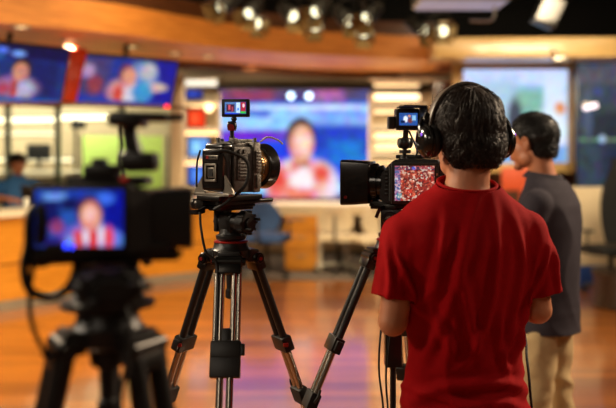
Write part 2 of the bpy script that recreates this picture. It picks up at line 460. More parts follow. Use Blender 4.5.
part('display_rail', b, M['wood3']); tag(bpy.data.objects['display_rail'], 'brown rail running under both hanging screens', 'rail')

# ------------------------------------------------------------------ glass-walled room behind the left desk
gy = 11.4
xl, xr = P(-120, 0, gy).x, P(174, 0, gy).x
b = MB(); b.box(((xl + xr) / 2, 13.15, 1.3), (xr - xl + .3, .1, 2.5)); struct('wall_office', b, M['cream'])
for i, px in enumerate((-118, 8, 58, 122)):
    pass
wnd = thing('window_1', 'clear glazed partition', 'window', Matrix.Translation(((xl + xr) / 2, gy, 0)))
for k in ('label', 'category'): del wnd[k]
wnd['kind'] = 'structure'
for px in (-60, 8, 58, 122):
    q = MB(); x = P(px, 0, gy).x; q.box((x, gy, 1.2), (.07, .07, 2.38), bevel=.008); part('mullion', q, M['mull'], wnd)
q = MB(); q.box(((xl + xr) / 2, gy, 2.42), (xr - xl, .09, .1), bevel=.01); part('top_rail', q, M['offw'], wnd)
q = MB(); q.box(((xl + xr) / 2, gy, 1.22), (xr - xl, .012, 2.34)); part('glass_pane', q, M['pane'], wnd)
b = MB(); b.box((P(178, 0, 11.3).x, 11.3, 1.32), (.17, .2, 2.5), bevel=.01); struct('trim_6', b, M['cream'])
def strip_lamp(p0, p1, r, label, s=5, col=(255, 240, 205)):
    p0, p1 = V(p0), V(p1); mid = (p0 + p1) / 2
    t = thing('linear_lamp', label, 'strip light', Matrix.Translation(mid), 'strip lights')
    d = p1 - p0
    q = MB(); q.box(mid + V((0, r * .9, r * .4)), (d.length * 1.01, r * 1.2, r * 2.6), bevel=.004, rot=Matrix.Rotation(math.atan2(d.y, d.x), 3, 'Z')); part('channel', q, M['lgrey'], t)
    q = MB(); q.cyl(p0, p1, r, seg=10); part('diffuser', q, glow('strip_glow', col, s), t)
    return t
strip_lamp(P(-90, 121, 13.05), P(57, 120, 13.05), .03, 'long bright strip light left of the first mullion, uppermost on the office wall', 2.4)
strip_lamp(P(61, 118, 13.05), P(108, 117.5, 13.05), .035, 'short bright strip light right of the first mullion', 2.6)
strip_lamp(P(-90, 134, 13.05), P(55, 134, 13.05), .014, 'thin strip light second from the top on the office wall', 1.5)
strip_lamp(P(-90, 160, 13.05), P(72, 160, 13.05), .02, 'lowest strip light on the office wall, level with the seated man\'s head', 1.6)
gs = thing('green_screen', 'bright yellow-green backdrop screen standing inside the glass room', 'backdrop', Matrix.Translation(P(124, 330, 12.3)))
q = MB(); q.box(P(123, 170, 12.3), (1.15, .03, .98), bevel=.005)
part('cloth', q, mat('chroma_green_cloth', (214, 246, 128), .85, emit=(150, 205, 90), estr=.0), gs)
q = MB()
for sx in (-.62, .62):
    c = P(125, 170, 12.34); q.cyl((c.x + sx, c.y, .013), (c.x + sx, c.y, c.z + .5), .018); q.box((c.x + sx, c.y, .03), (.05, .5, .03))
part('stand', q, M['dmetal'], gs)
om = thing('desk_monitor', 'grey computer monitor on the far office counter behind the seated man', 'monitor', Matrix.Translation(P(40, 180, 12.6)))
q = MB(); q.box(P(39, 152, 12.6), (.36, .03, .24), bevel=.008); part('housing', q, M['black'], om)
q = MB(); q.box(P(39, 163, 12.63), (.05, .03, .16)); q.box(P(39, 168, 12.6), (.2, .16, .02), bevel=.004); part('stand', q, M['black'], om)
b = MB(); b.box(P(30, 172.4, 12.65), (2.6, .7, .05), bevel=.01)
b.box(P(30, 210, 12.95) , (2.4, .04, 1.0)); part('office_counter', b, M['offw']); tag(bpy.data.objects['office_counter'], 'pale counter along the back of the glass room', 'counter')
for px in (75, 92):
    pass
b = MB(); b.cyl((P(76, 0, 12.7).x, 12.7, .013), (P(76, 0, 12.7).x, 12.7, 2.05), .025); b.box((P(76, 0, 12.7).x, 12.7, .02), (.3, .3, .02)); b.box((P(76, 0, 12.7).x + .05, 12.66, 1.95), (.2, .12, .12), bevel=.01)
part('light_stand', b, M['dmetal']); tag(bpy.data.objects['light_stand'], 'dark lamp stand beside the green backdrop screen', 'stand')

# ------------------------------------------------------------------ display wall columns and video wall
VY = 12.0
def shelf_wall(x0, x1, zs, Y, label, depth=.35):
    """open display unit: side panels, back and shelves"""
    t = thing('shelf_unit', label, 'shelving', Matrix.Translation(((x0 + x1) / 2, Y + depth / 2, 0)))
    q = MB(); q.box(((x0 + x1) / 2, Y + depth - .02, 1.2), (x1 - x0, .04, 2.36)); part('back_panel', q, M['cream'], t)
    for x in (x0, x1):
        q = MB(); q.box((x, Y + depth / 2, 1.2), (.05, depth, 2.36), bevel=.006); part('side_panel', q, M['cream'], t)
    for z in zs:
        q = MB(); q.box(((x0 + x1) / 2, Y + depth / 2, z), (x1 - x0, depth, .05), bevel=.006); part('shelf', q, M['offw'], t)
    return t
def zz(py, Y=VY): return EYE - (py - HY) / F * Y
x0, x1 = P(183, 0, VY).x, P(219, 0, VY).x
zsL = [zz(78), zz(90 + 13), zz(130), zz(160), zz(190), .25]
shelf_wall(x0, x1, zsL, VY, 'cream shelf column left of the video wall with small lit screens')
for (px0, py0, px1, py1, c, lb) in ((186, 90, 202, 98, (30, 50, 150), 'small blue screen on the top shelf of the cream left column'),
                                    (188, 110, 205, 127, (255, 60, 20), 'small red-orange screen on the shelf left of the video wall'),
                                    (189, 138, 208, 156, (110, 170, 250), 'small pale blue screen below the red one on the left column'),
                                    (189, 166, 210, 184, (60, 110, 220), 'small blue screen lowest in the column left of the video wall')):
    Y = VY + .05; c0 = P((px0 + px1) / 2, (py0 + py1) / 2, Y); w = (px1 - px0) / F * Y; h = (py1 - py0) / F * Y
    t = thing('shelf_monitor', lb, 'screen', Matrix.Translation(c0 - V((0, 0, h / 2))), 'small screens in the left column')
    q = MB(Matrix.Translation(c0)); q.box((0, .025, 0), (w + .02, .04, h + .02), bevel=.004); q.box((0, .04, -h / 2 - .01), (w * .5, .1, .012)); part('housing', q, M['black'], t)
    panel('screen', Matrix.Translation(c0 + V((0, .003, 0))), w, h, picture('shelf_picture', c, [('e', .4, .5, .2, .3, tuple(min(255, int(x * 1.2 + 30)) for x in c), .5)], 1.0), t)
strip_lamp(P(185, 83, VY + .1), P(217, 83, VY + .1), .045, 'wide white strip light at the head of the left shelf column', 1.1, (235, 232, 220))
strip_lamp(P(185, 106, VY + .06), P(218, 106, VY + .06), .012, 'thin strip light under the second shelf of the left column', 2, (255, 220, 160))
strip_lamp(P(185, 133.5, VY + .06), P(218, 133.5, VY + .06), .02, 'strip light under the third shelf of the left column', 2.5, (255, 214, 150))
strip_lamp(P(185, 163.5, VY + .06), P(218, 163.5, VY + .06), .02, 'strip light under the fourth shelf of the left column', 2.5, (255, 214, 150))
b = MB(); b.ball(P(209, 108, VY - .02), .055); part('bulb_lamp', b, glow('bulb', (255, 220, 160), 4)); tag(bpy.data.objects['bulb_lamp'], 'round warm bulb beside the red-orange shelf screen', 'lamp')
x0, x1 = P(370, 0, VY).x, P(446, 0, VY).x
zsR = [zz(80), zz(104), zz(127), zz(154), zz(182), .25]
shelf_wall(x0, x1, zsR, VY, 'cream shelf unit right of the video wall with glowing shelf lights')
for py, r, s, l in ((85.5, .025, .9, 'strip light on the top shelf right of the video wall'), (97, .04, 3, 'brightest strip light, second shelf down right of the video wall'),
                    (112, .025, 1.3, 'strip light on the third shelf right of the video wall'), (136, .05, 1.3, 'strip light on the fourth shelf, behind the right camera viewfinder'),
                    (147, .045, 1.1, 'lower strip light on the fourth shelf, behind the viewfinder arm'), (163, .025, .7, 'strip light on the fifth shelf, above the camcorder lens')):
    strip_lamp(P(374, py, VY + .12), P(419 if py < 130 else 430, py, VY + .12), r, l, s, (255, 226, 175))
vd = thing('video_wall', 'large blue video wall in the middle showing a man in a white and red shirt', 'screen', Matrix.Translation(P(293, 200, VY)))
vw, vh = 150 / F * VY, 108 / F * VY
q = MB(Matrix.Translation(P(294, 144, VY))); q.box((0, .06, 0), (vw + .05, .1, vh + .06), bevel=.01); part('housing', q, M['black'], vd)
picV = picture('video_wall_picture', (28, 90, 225), [
    ('r', .5, .955, .6, .06, (60, 50, 110), .4), ('r', .2, .96, .16, .05, (140, 40, 90), .6), ('r', .72, .95, .1, .06, (170, 90, 170), .6),
    ('r', .5, .73, .6, .13, (150, 200, 255), .25), ('r', .25, .79, .1, .04, (80, 120, 220), .4), ('r', .8, .78, .16, .05, (120, 160, 240), .4), ('r', .55, .84, .4, .02, (200, 225, 255), .5),
    ('r', .22, .58, .24, .05, (110, 30, 200), .5), ('r', .8, .55, .24, .14, (14, 60, 190), .4), ('r', .3, .42, .3, .1, (10, 60, 230), .4), ('r', .85, .4, .1, .12, (10, 120, 210), .5),
    ('r', .9, .2, .14, .12, (20, 70, 230), .5), ('e', .2, .3, .1, .1, (60, 90, 240), .5),
    ('r', .5, .075, .6, .05, (140, 215, 255), .35), ('r', .5, .02, .6, .02, (40, 70, 160), .4),
    ('e', .56, 0.125, .24, .25, (238, 222, 236), .15), ('e', .39, 0.145, .075, .16, (226, 70, 56), .6), ('e', .68, 0.225, .06, .1, (230, 90, 70), .6), ('r', .53, 0.025, .14, .07, (236, 120, 110), .7), ('r', .55, 0.285, .075, .05, (222, 70, 60), .5),
    ('e', .56, 0.205, .06, .1, (250, 236, 240), .6), ('r', .545, 0.365, .045, .08, (196, 116, 96), .35), ('e', .545, 0.555, .1, .19, (46, 26, 32), .15), ('e', .55, 0.500, .083, .175, (226, 156, 134), .2), ('e', .56, 0.515, .05, .11, (252, 214, 200), .7)], 1.1)
panel('screen', Matrix.Translation(P(294, 144, VY) + V((0, .005, 0))), vw, vh, picV, vd)
for px, lb in ((291, 'left of the two round white lamps on top of the video wall'), (309, 'right of the two round white lamps on top of the video wall')):
    t = thing('round_lamp', lb, 'lamp', Matrix.Translation(P(px, 96, VY - .12)), 'round lamps above the video wall')
    q = MB(); q.ball(P(px, 96, VY - .14), .048); part('bulb', q, glow('cool_bulb', (190, 225, 255), 3.5), t)
    q = MB(); q.cyl(P(px, 96, VY - .1), P(px, 96, VY + .02), .03); part('bracket', q, M['dmetal'], t)

# ------------------------------------------------------------------ right: timber header and framed screen
RY = 11.0
b = MB(); b.box((P(540, 0, 9.6).x, 9.9, zz(47, 9.6)), (2.35, .6, 20 / F * 9.6), bevel=.01, rot=Matrix.Rotation(R(-2), 3, 'Z')); struct('trim_7', b, M['gold'])
b = MB(); b.box((P(545, 0, RY).x, 11.3, zz(61, RY)), (2.7, .4, 12 / F * RY)); struct('trim_8', b, mat('dark_red_header', (96, 34, 24), .5))
b = MB(); b.box((P(560, 0, RY).x, 11.5, 1.2), (3.1, .1, 2.6)); struct('wall_right_bay', b, M['wood3'])
fs = thing('framed_display', 'large bright screen in a pale oak frame behind the two standing men', 'screen', Matrix.Translation(P(515, 170, RY)))
fw, fh = 105 / F * RY, 93 / F * RY; fc = P(515.5, 116, RY)
q = MB(Matrix.Translation(fc)); t_ = 10 / F * RY
q.box((-fw / 2 - t_ / 2, 0, 0), (t_, .1, fh + 2 * t_), bevel=.01); q.box((fw / 2 + t_ / 2, 0, 0), (t_, .1, fh + 2 * t_), bevel=.01)
q.box((0, 0, fh / 2 + t_ / 2), (fw, .1, t_), bevel=.01); q.box((0, 0, -fh / 2 - t_ / 2), (fw, .1, t_), bevel=.01); part('frame', q, M['gold'], fs)
q = MB(Matrix.Translation(fc)); q.box((0, .08, 0), (fw + .06, .06, fh + .06)); part('housing', q, M['black'], fs)
picF = picture('framed_picture', (170, 200, 235), [
    ('r', .5, .93, .6, .09, (190, 205, 250), .3), ('r', .5, .8, .6, .03, (140, 190, 235), .5), ('r', .62, .55, .16, .25, (120, 175, 160), .3), ('r', .3, .6, .2, .3, (160, 190, 215), .4),
    ('r', .88, .5, .1, .4, (205, 220, 240), .3), ('e', .5, .48, .07, .22, (50, 60, 80), .4), ('e', .52, .3, .07, .08, (200, 60, 50), .5), ('e', .93, .58, .05, .07, (215, 130, 70), .4),
    ('e', .82, .35, .16, .2, (220, 232, 240), .4), ('r', .5, .08, .6, .1, (110, 160, 215), .4), ('e', .2, .3, .12, .2, (100, 150, 200), .5), ('e', .75, .2, .08, .12, (70, 110, 120), .5)], 1.2, detail=.15)
panel('screen', Matrix.Translation(fc + V((0, .03, 0))), fw, fh, picF, fs)
dd = thing('side_display', 'dim blue-grey glass display at the right edge behind the office chair', 'screen', Matrix.Translation(P(610, 200, 10.4)))
T = TR(P(612, 128, 10.4), -6)
q = MB(T); q.box((0, .05, 0), (.86, .08, 1.62), bevel=.01); part('housing', q, M['steel'], dd)
picD = picture('side_picture', (58, 72, 88), [('r', .5, .92, .6, .08, (90, 90, 110), .4), ('e', .3, .78, .08, .03, (60, 80, 150), .5), ('e', .75, .72, .2, .08, (80, 60, 120), .6),
    ('r', .5, .5, .3, .12, (40, 50, 64), .4), ('r', .5, .41, .6, .012, (120, 160, 110), .5), ('e', .36, .415, .05, .03, (190, 210, 255), .5), ('r', .7, .2, .3, .16, (34, 46, 74), .4), ('e', .15, .6, .07, .2, (80, 100, 120), .5)], .8)
panel('screen', T @ Matrix.Translation((0, .005, 0)), .82, 1.58, picD, dd)
strip_lamp(P(584, 108.5, 10.31), P(597, 105, 10.3), .03, 'short tilted glowing tube added as a reflection streak on the dim blue-grey display at the right', 2.2, (230, 215, 225))  # no real lamp: glowing tube stands in for a reflection in the glass
b = MB(); b.box((P(575, 0, 9.9).x + .2, 9.95, .7), (1.5, .22, .9), bevel=.02); part('low_partition', b, M['cream']); 
tag(bpy.data.objects['low_partition'], 'cream half-height partition behind the black office chair', 'partition')
b = MB(); b.box((P(575, 0, 9.9).x + .2, 9.95, .13), (1.52, .25, .23), bevel=.01); struct('baseboard_right', b, M['bluep'])
b = MB(); b.box(P(522, 179, 10.4), (.5, .04, .28), bevel=.01); b.box(P(522, 225, 10.4) , (.06, .06, 1.1 - .1)); part('poster_stand', b, mat('orange_red_panel', (214, 84, 40), .5))
tag(bpy.data.objects['poster_stand'], 'orange-red board seen between the two men under the framed screen', 'sign')

# ------------------------------------------------------------------ curved presenter desk (left)
dk = curve2([pxy(-110, 7.6), pxy(0, 8.35), pxy(70, 9.0), pxy(150, 10.0), pxy(238, 10.75)])
desk = thing('presenter_desk', 'long curved honey-wood presenter desk in front of the glass room', 'desk', Matrix.Translation((dk[12][0], dk[12][1], 0)))
q = MB(); q.band(dk, .46, .92, .05); part('front_panel', q, M['wood1'], desk)
q = MB(); q.band(dk, .10, .445, .05); part('front_panel', q, M['wood1'], desk)
q = MB(); q.band([(x, y + .01) for x, y in dk], .443, .462, .04); part('seam_strip', q, M['wood3'], desk)
q = MB(); q.band([(x, y - .015) for x, y in dk], .001, .10, .06); part('kick_board', q, M['kick'], desk)
q = MB(); q.band([(x, y - .06) for x, y in dk], .92, .965, .62); part('desk_top', q, M['offw'], desk)
lp = thing('laptop', 'open dark laptop on the curved desk beside the seated man', 'laptop', Matrix.Translation(P(38, 196, 9.3)))
q = MB(TR(P(34, 0, 9.45) * 1, 0)); pz = V((P(40, 0, 9.5).x, 9.5, .97))
q = MB(); q.box(pz + V((0, 0, .008)), (.34, .24, .015), bevel=.004); part('base', q, M['steel'], lp)
q = MB(TR(pz + V((0, -.11, .12)), 0, 18)); q.box((0, 0, 0), (.34, .01, .22), bevel=.004); part('lid', q, M['steel'], lp)
cu = MB(); cu.lathe((P(27, 0, 9.1).x, 9.1, .966), (0, 0, 1), [(0, .03), (.1, .04), (.1, .036), (.01, .027)], 20); part('paper_cup', cu, M['white']); tag(bpy.data.objects['paper_cup'], 'white paper cup on the curved desk in front of the seated man', 'cup')

# ------------------------------------------------------------------ centre desk and chairs
CY = 11.3
cd = thing('long_table', 'long pale table below the video wall on thin legs', 'table', Matrix.Translation((P(300, 0, CY).x, CY, .0125)))
xa, xb = P(196, 0, CY).x, P(392, 0, CY).x
q = MB(); q.box(((xa + xb) / 2, CY, .86), (xb - xa, .7, .05), bevel=.01); part('table_top', q, M['offw'], cd)
q = MB(); q.box(((xa + xb) / 2, CY - .3, .79), (xb - xa - .04, .03, .09)); part('apron', q, M['cream'], cd)
for x in (xa + .1, P(346, 0, CY).x, xb - .1):
    for y in (CY - .28, CY + .28):
        q = MB(); q.box((x, y, .425), (.045, .045, .82), bevel=.005); part('leg', q, M['lgrey'], cd)
pd = thing('drawer_cabinet', 'honey-wood drawer cabinet under the left half of the long table', 'cabinet', Matrix.Translation((P(301, 0, CY).x, CY - .1, .0125)))
xc = P(301, 0, CY - .3).x
q = MB(); q.box((xc, CY - .05, .39), (.42, .5, .74), bevel=.01); part('body', q, M['wood1'], pd)
for k in range(3):
    q = MB(); q.box((xc, CY - .31, .155 + k * .235), (.4, .02, .225), bevel=.004); dr = part('drawer', q, M['wood1'], pd)
    q = MB(); q.box((xc, CY - .33, .22 + k * .235), (.12, .02, .015), bevel=.004); part('handle', q, M['lgrey'], dr)
b = MB(); b.box((P(319, 0, CY).x, CY, .42), (.07, .5, .8), bevel=.01); part('side_panel_board', b, M['offw']); tag(bpy.data.objects['side_panel_board'], 'narrow pale board standing right of the drawer cabinet', 'board')

def office_chair(T, label, m, seat_z=.48, back_h=.5, w=.48, arms=True, base_m=None, head=False):
    base_m = base_m or M['black']
    t = thing('office_chair', label, 'chair', T)
    q = MB(T); q.box((0, 0, seat_z), (w, .46, .09), bevel=.035, seg=3); part('seat', q, m, t)
    q = MB(T)
    n = 9; prev = None
    # curved backrest, as a lofted shell
    rows = []
    for i in range(n + 1):
        u = i / n; z = seat_z + .1 + back_h * u; wd = w * .5 * (.82 + .22 * math.sin(math.pi * min(1, u * 1.15))) * (1 - .18 * max(0, u - .7) / .3)
        yb = .24 + .06 * u - .035 * math.sin(u * math.pi)
        rows.append((z, wd, yb))
    vs = []
    for z, wd, yb in rows:
        vs.append([q._v((wd * (j / 4 - 1), yb - .05 * (j / 4 - 1) ** 2 , z)) for j in range(9)])
    vb = []
    for z, wd, yb in rows:
        vb.append([q._v((wd * (j / 4 - 1), yb + .045 - .05 * (j / 4 - 1) ** 2, z)) for j in range(9)])
    for g, fl in ((vs, 0), (vb, 1)):
        for a, c in zip(g, g[1:]):
            for j in range(8): q.bm.faces.new((a[j], a[j + 1], c[j + 1], c[j]))
    for a, c in ((vs[0], vb[0]), (vs[-1], vb[-1])):
        for j in range(8): q.bm.faces.new((a[j], a[j + 1], c[j + 1], c[j]))
    for j in (0, 8):
        for i in range(n): q.bm.faces.new((vs[i][j], vs[i + 1][j], vb[i + 1][j], vb[i][j]))
    part('backrest', q, m, t)
    if head:
        q = MB(T); q.box((0, .27, seat_z + back_h + .2), (w * .62, .06, .15), bevel=.025, seg=3); q.cyl((0, .3, seat_z + back_h), (0, .3, seat_z + back_h + .2), .015); part('headrest', q, m, t)
    q = MB(T); q.tube([(0, .05, seat_z - .06), (0, .26, seat_z - .05), (0, .31, seat_z + .1), (0, .3, seat_z + .3)], .02); part('back_support', q, base_m, t)
    if arms:
        for s in (-1, 1):
            q = MB(T); q.tube([(s * w * .42, .05, seat_z - .04), (s * w * .6, .04, seat_z), (s * w * .6, .03, seat_z + .2)], .014)
            q.box((s * w * .6, -.02, seat_z + .215), (.07, .26, .03), bevel=.012); part('armrest', q, base_m, t)
    q = MB(T); q.cyl((0, 0, .1), (0, 0, seat_z - .04), .03); q.cyl((0, 0, .08), (0, 0, .2), .045); part('gas_lift', q, M['steel'], t)
    for k in range(5):
        a = 2 * math.pi * k / 5 + .3; e = V((math.cos(a) * .29, math.sin(a) * .29, .085))
        q = MB(T); q.cyl((0, 0, .12), e, .026, .016, 10); lg = part('leg', q, base_m, t)
        q = MB(T); q.cyl(e + V((-.0, -.012, -.055)), e + V((0, .012, -.055)), .029, seg=16); q.cyl(e, e - V((0, 0, .03)), .01); part('caster', q, M['blackr'], lg)
    return t
office_chair(TR((P(267, 0, 10.4).x, 10.4, .0125), 160), 'blue fabric office chair turned at the left of the wooden drawer cabinet', M['chairb'], .5, .36, .5)
office_chair(TR((P(338, 0, 10.95).x, 10.95, .0125), 170), 'beige office chair standing under the long table beside the cabinet', M['chairc'], .45, .28, .44, False, M['lgrey'])
office_chair(TR((P(372, 0, 10.6).x, 10.7, .0125), 200), 'pale office chair by the right end of the long table', M['chairc'], .45, .33, .42, False, M['lgrey'])
office_chair(TR((P(611, 0, 9.3).x, 9.3, 0), 200), 'black high-backed office chair with armrests at the right edge', M['chair'], .5, .9, .56, True, None, False)
# dark counter below that chair
b = MB(); b.lathe((P(629, 0, 8.6).x, 8.6, .001), (0, 0, 1), [(0, .33), (.02, .35), (.3, .35), (.34, .37), (.36, .37)], 40)
part('round_plinth', b, mat('dark_glossy_plinth', (52, 40, 34), .2, coat=.4)); tag(bpy.data.objects['round_plinth'], 'dark round plinth in front of the black office chair', 'plinth')

# ------------------------------------------------------------------ ceiling: pipes, spotlights, soft box
for i, (y, z) in enumerate(((6.8, 3.35), (7.9, 3.4), (9.0, 3.55))):
    b = MB(); b.cyl((-6, y, z), (7, y, z), .024)
    for hx in (-5, -2.5, 0, 2.5, 5): b.cyl((hx, y, z), (hx, y, 3.905), .01, seg=8)
    part('lighting_pipe', b, M['dmetal']); tag(bpy.data.objects['lighting_pipe' if not i else 'lighting_pipe.%03d' % i], ['nearest black pipe of the lighting grid under the ceiling', 'middle black pipe of the lighting grid carrying spotlights', 'far black pipe of the lighting grid above the soffit'][i], 'pipe', 'ceiling grid pipes')
def spot(T, label, proto=[None]):
    if proto[0]: return dup(proto[0], T, label)
    t = thing('spotlight', label, 'spotlight', T, 'spotlights on the ceiling grid'); proto[0] = t
    q = MB(T); q.lathe((0, .16, 0), (0, -1, 0), [(0, .03), (.01, .055), (.12, .06), (.13, .075), (.26, .075), (.27, .07), (.26, .06)], 24, cap=False); part('housing', q, M['dmetal'], t)
    q = MB(T); q.lathe((0, -.085, 0), (0, -1, 0), [(0, .05), (.012, .036), (.016, .001)], 24); part('lens', q, glow('lamp_lens', (250, 246, 205), 2.2), t)
    for s in (-1, 1):
        q = MB(T); q.prism([V((s * .06, -.11, -.055)), V((s * .06, -.11, .055)), V((s * .1, -.21, .08)), V((s * .1, -.21, -.08))], (s * .003, 0, 0)); part('barn_door', q, M['brass'], t)
        q = MB(T); q.prism([V((-.055, -.11, s * .06)), V((.055, -.11, s * .06)), V((.08, -.2, s * .11)), V((-.08, -.2, s * .11))], (0, 0, s * .003)); part('barn_door', q, M['brass'], t)
    q = MB(T); q.tube([(-.085, .02, 0), (-.085, .02, .13), (0, .02, .17), (.085, .02, .13), (.085, .02, 0)], .008, 6); q.cyl((0, .02, .17), (0, .02, .26), .012); q.box((0, .02, .27), (.04, .05, .05), bevel=.006); part('yoke', q, M['dmetal'], t)
    return t
sl = [(227, 4, -40, 30), (253, 9, -25, 38), (254, 21, 20, 25), (289, 13, 30, 30), (320, 8, -35, 35), (316, 23, -10, 30), (344, 17, 35, 35), (371, 14, -40, 35), (363, 29, 0, 35), (418, 28, 38, 30), (441, 30, 5, 15)]
pos = ['leftmost ceiling spotlight at the top edge of the view', 'bright ceiling spotlight second from the left, upper of a close pair', 'ceiling spotlight second from the left, lower of a close pair', 'single tilted ceiling spotlight just right of the first close pair',
       'upper spotlight of the pair at the middle of the row', 'lower spotlight of the pair at the middle of the row', 'single spotlight between the middle pair and the next pair', 'upper golden spotlight of the pair above the right shelf unit',
       'lower spotlight of the pair above the right shelf unit', 'small spotlight second from the right, left of the bright one', 'rightmost bright spotlight over the end of the timber beam']
for (px, py, rz, rx), lb in zip(sl, pos):
    Y = 7.9 if py < 20 else 8.5
    spot(TR(P(px, py, Y), rz, rx), lb)
b = MB(); c = P(460, 3, 7.4)
sb = thing('softbox', 'pale rectangular soft light hanging at the top edge right of the spotlights', 'studio light', Matrix.Translation(c))
b = MB(); b.box(c + V((0, 0, .06)), (.78, .5, .15), bevel=.02); part('housing', b, M['lgrey'], sb)
b = MB(); b.box(c + V((0, 0, -.022)), (.72, .44, .012)); part('diffuser', b, glow('soft_diffuser', (150, 150, 176), .55), sb)
b = MB(); b.cyl(c + V((0, 0, .13)), c + V((0, -.1, .55)), .015); b.tube([c + V((.3, 0, -.02)), P(492, 20, 7.4), P(470, 21, 7.4)], .012); part('bracket', b, M['lgrey'], sb)
b = MB(); c = P(548, 12, 7.6); b.box(c, (.2, .2, .26), bevel=.02, rot=Matrix.Rotation(R(25), 3, 'Y')); b.cyl(c + V((0, 0, .1)), c + V((0, 0, .7)), .015)
part('hanging_speaker', b, M['steel']); tag(bpy.data.objects['hanging_speaker'], 'dark boxy speaker hanging near the top right corner', 'speaker')
b = MB(); c = P(560, 59, 9.3); b.box(c, (.16, .1, .07), bevel=.02); b.cyl(c + V((0, 0, .02)), c + V((0, .3, .14)), .015)
part('projector', b, M['lgrey']); tag(bpy.data.objects['projector'], 'small pale projector under the timber header above the framed screen', 'projector')
# air ducts and cross pipes in the dark ceiling
for i, (x, lb) in enumerate(((3.2, 'thick dark round duct in the ceiling at upper right'), (-1.2, 'thick dark round duct in the ceiling above the spotlights'))):
    b = MB(); b.cyl((x, 3, 3.72), (x - .5, 12, 3.72), .16, seg=20); o = part('air_duct', b, M['dmetal']); tag(o, lb, 'duct')

# ================================================================== TRIPODS
def tripod(cx, cy, zc, az, slope, label, tr=1.0, third_silver=None, head_yaw=0, bars=(), col=False, name='tripod', scale=1.0, hz=1.0, dark=False):
    """zc = height of the crown's underside; parts: crown, bowl, fluid_head, leg (> clamp, lower_tube, foot)"""
    T = TR((cx, cy, 0)) @ Matrix.Diagonal((scale, scale, 1, 1))
    RED = M['black'] if dark else M['red']
    t = thing(name, label, 'tripod', T)
    q = MB(T)
    q.lathe((0, 0, zc), (0, 0, 1), [(0, .045), (.005, .052), (.03, .055), (.036, .05), (.05, .047)], 32)
    q.box((0, 0, zc + .014), (.1, .06, .03), bevel=.008)
    for a in az:
        d = V((math.cos(R(a)), math.sin(R(a)), 0)); s = V((-d.y, d.x, 0))
        rot = Matrix.Rotation(R(a), 3, 'Z')
        q.box(d * .056 + V((0, 0, zc + .012)), (.035, .062, .036), rot=rot, bevel=.006)
        q.cyl(d * .07 + s * .038 + V((0, 0, zc + .004)), d * .07 - s * .038 + V((0, 0, zc + .004)), .013, bev=.002)
    part('crown', q, M['black'], t)
    q = MB(T); q.lathe((0, 0, zc + .05), (0, 0, 1), [(0, .046), (.001, .0485), (.0035, .0485), (.005, .046)], 32); part('accent_ring', q, RED, t)
    q = MB(T); q.lathe((0, 0, zc - .004), (0, 0, -1), [(0, .03), (.025, .026), (.03, .014), (.075, .012), (.08, .016), (.1, .016), (.104, .01)], 20); part('bowl_clamp', q, M['blackr'], t)
    for a in az:
        d = V((math.cos(R(a)), math.sin(R(a)), 0)); s = V((-d.y, d.x, 0))
        h0 = d * .07 + V((0, 0, zc + .004)); u = (d * slope - V((0, 0, 1))).normalized()
        Lt = h0.z / -u.z; k = V(d * 1).cross(s)
        n = u.cross(s).normalized()
        sil = third_silver is not None and abs(a - third_silver) < 1
        rot = axis_mat(V((0, 0, 0)), u, s).to_3x3()
        # upper stage
        q = MB(T); L1 = .23 if sil else .265
        for e in (-1, 1):
            q.cyl(h0 + s * e * .017 * tr, h0 + u * L1 + s * e * .017 * tr, (.0085 if sil else .0108) * tr, seg=14)
            if sil: q.cyl(h0 + s * e * .031, h0 + u * L1 + s * e * .031, .006, seg=12)
        lg = part('leg', q, M['silver'] if sil else M['black'], t)
        q = MB(T); q.cyl(h0 + s * .038, h0 - s * .038, .017, bev=.003); q.box(h0 + u * .02, (.03, .07, .03), rot=rot, bevel=.005)
        q.cyl(h0 + s * .038, h0 + s * .046, .011); q.cyl(h0 - s * .038, h0 - s * .046, .011); part('hinge', q, M['steel'], lg)
        sg_ = 1 if (h0 + s).y < h0.y else -1
        q = MB(T); q.cyl(h0 + s * sg_ * .0455 , h0 + s * sg_ * .048, .005); part('lock_mark', q, RED, lg)
        cw = .036 if not sil else .04
        q = MB(T); c1 = h0 + u * (L1 + .005)
        q.box(c1, (.032, cw * 2, .045), rot=rot, bevel=.005)
        if sil: q.box(c1 + u * .045, (.03, cw * 2, .055), rot=rot, bevel=.004); q.box(c1 - u * .03, (.02, .024, .05), rot=rot, bevel=.004)
        q.box(c1 + s * (cw + .004) , (.02, .012, .03), rot=rot, bevel=.003)
        part('clamp', q, M['black'], lg)
        q = MB(T); ou = -s if (s.x * d.x < 0) else s
        q.box(c1 + ou * (cw * .55) - V((0, .02, 0)), (.016, .012, .011), bevel=.003); None if sil else part('clamp_lever', q, RED, lg, label='red locking lever' if RED is M['red'] else 'dark locking lever')
        # middle stage
        L2 = .44
        q = MB(T)
        for e in (-1, 1): q.cyl(h0 + u * L1 + s * e * .013 * tr, h0 + u * L2 + s * e * .013 * tr, .0095 * tr, seg=14)
        part('middle_tube', q, M['steel'] if dark else M['silver'], lg)
        q = MB(T); c2 = h0 + u * L2; q.box(c2, (.032, .058, .05), rot=rot, bevel=.006); q.tube([c2 + s * .03, c2 + s * .042 - u * .02, c2 + s * .036 - u * .04], .004, 6); part('lower_clamp', q, M['blackr'], lg)
        q = MB(T); q.cyl(c2, h0 + u * (Lt - .04), .011, seg=16); part('lower_tube', q, M['steel'] if dark else M['silver'], lg)
        q = MB(T); f0 = h0 + u * (Lt - .08); f1 = h0 + u * (Lt - .015); q.cyl(f0, f1, .016, .019, bev=.002); q.lathe(V((f1.x, f1.y, .0006)), (0, 0, 1), [(0, .024), (.006, .028), (.02, .02), (.03, .01)], 20); part('foot', q, M['blackr'], lg)
    if col:
        q = MB(T); q.cyl((0, 0, zc - .1), (0, 0, zc - .62), .009); q.box((0, 0, zc - .27), (.05, .04, .1), bevel=.006); part('centre_column', q, M['black'], t)
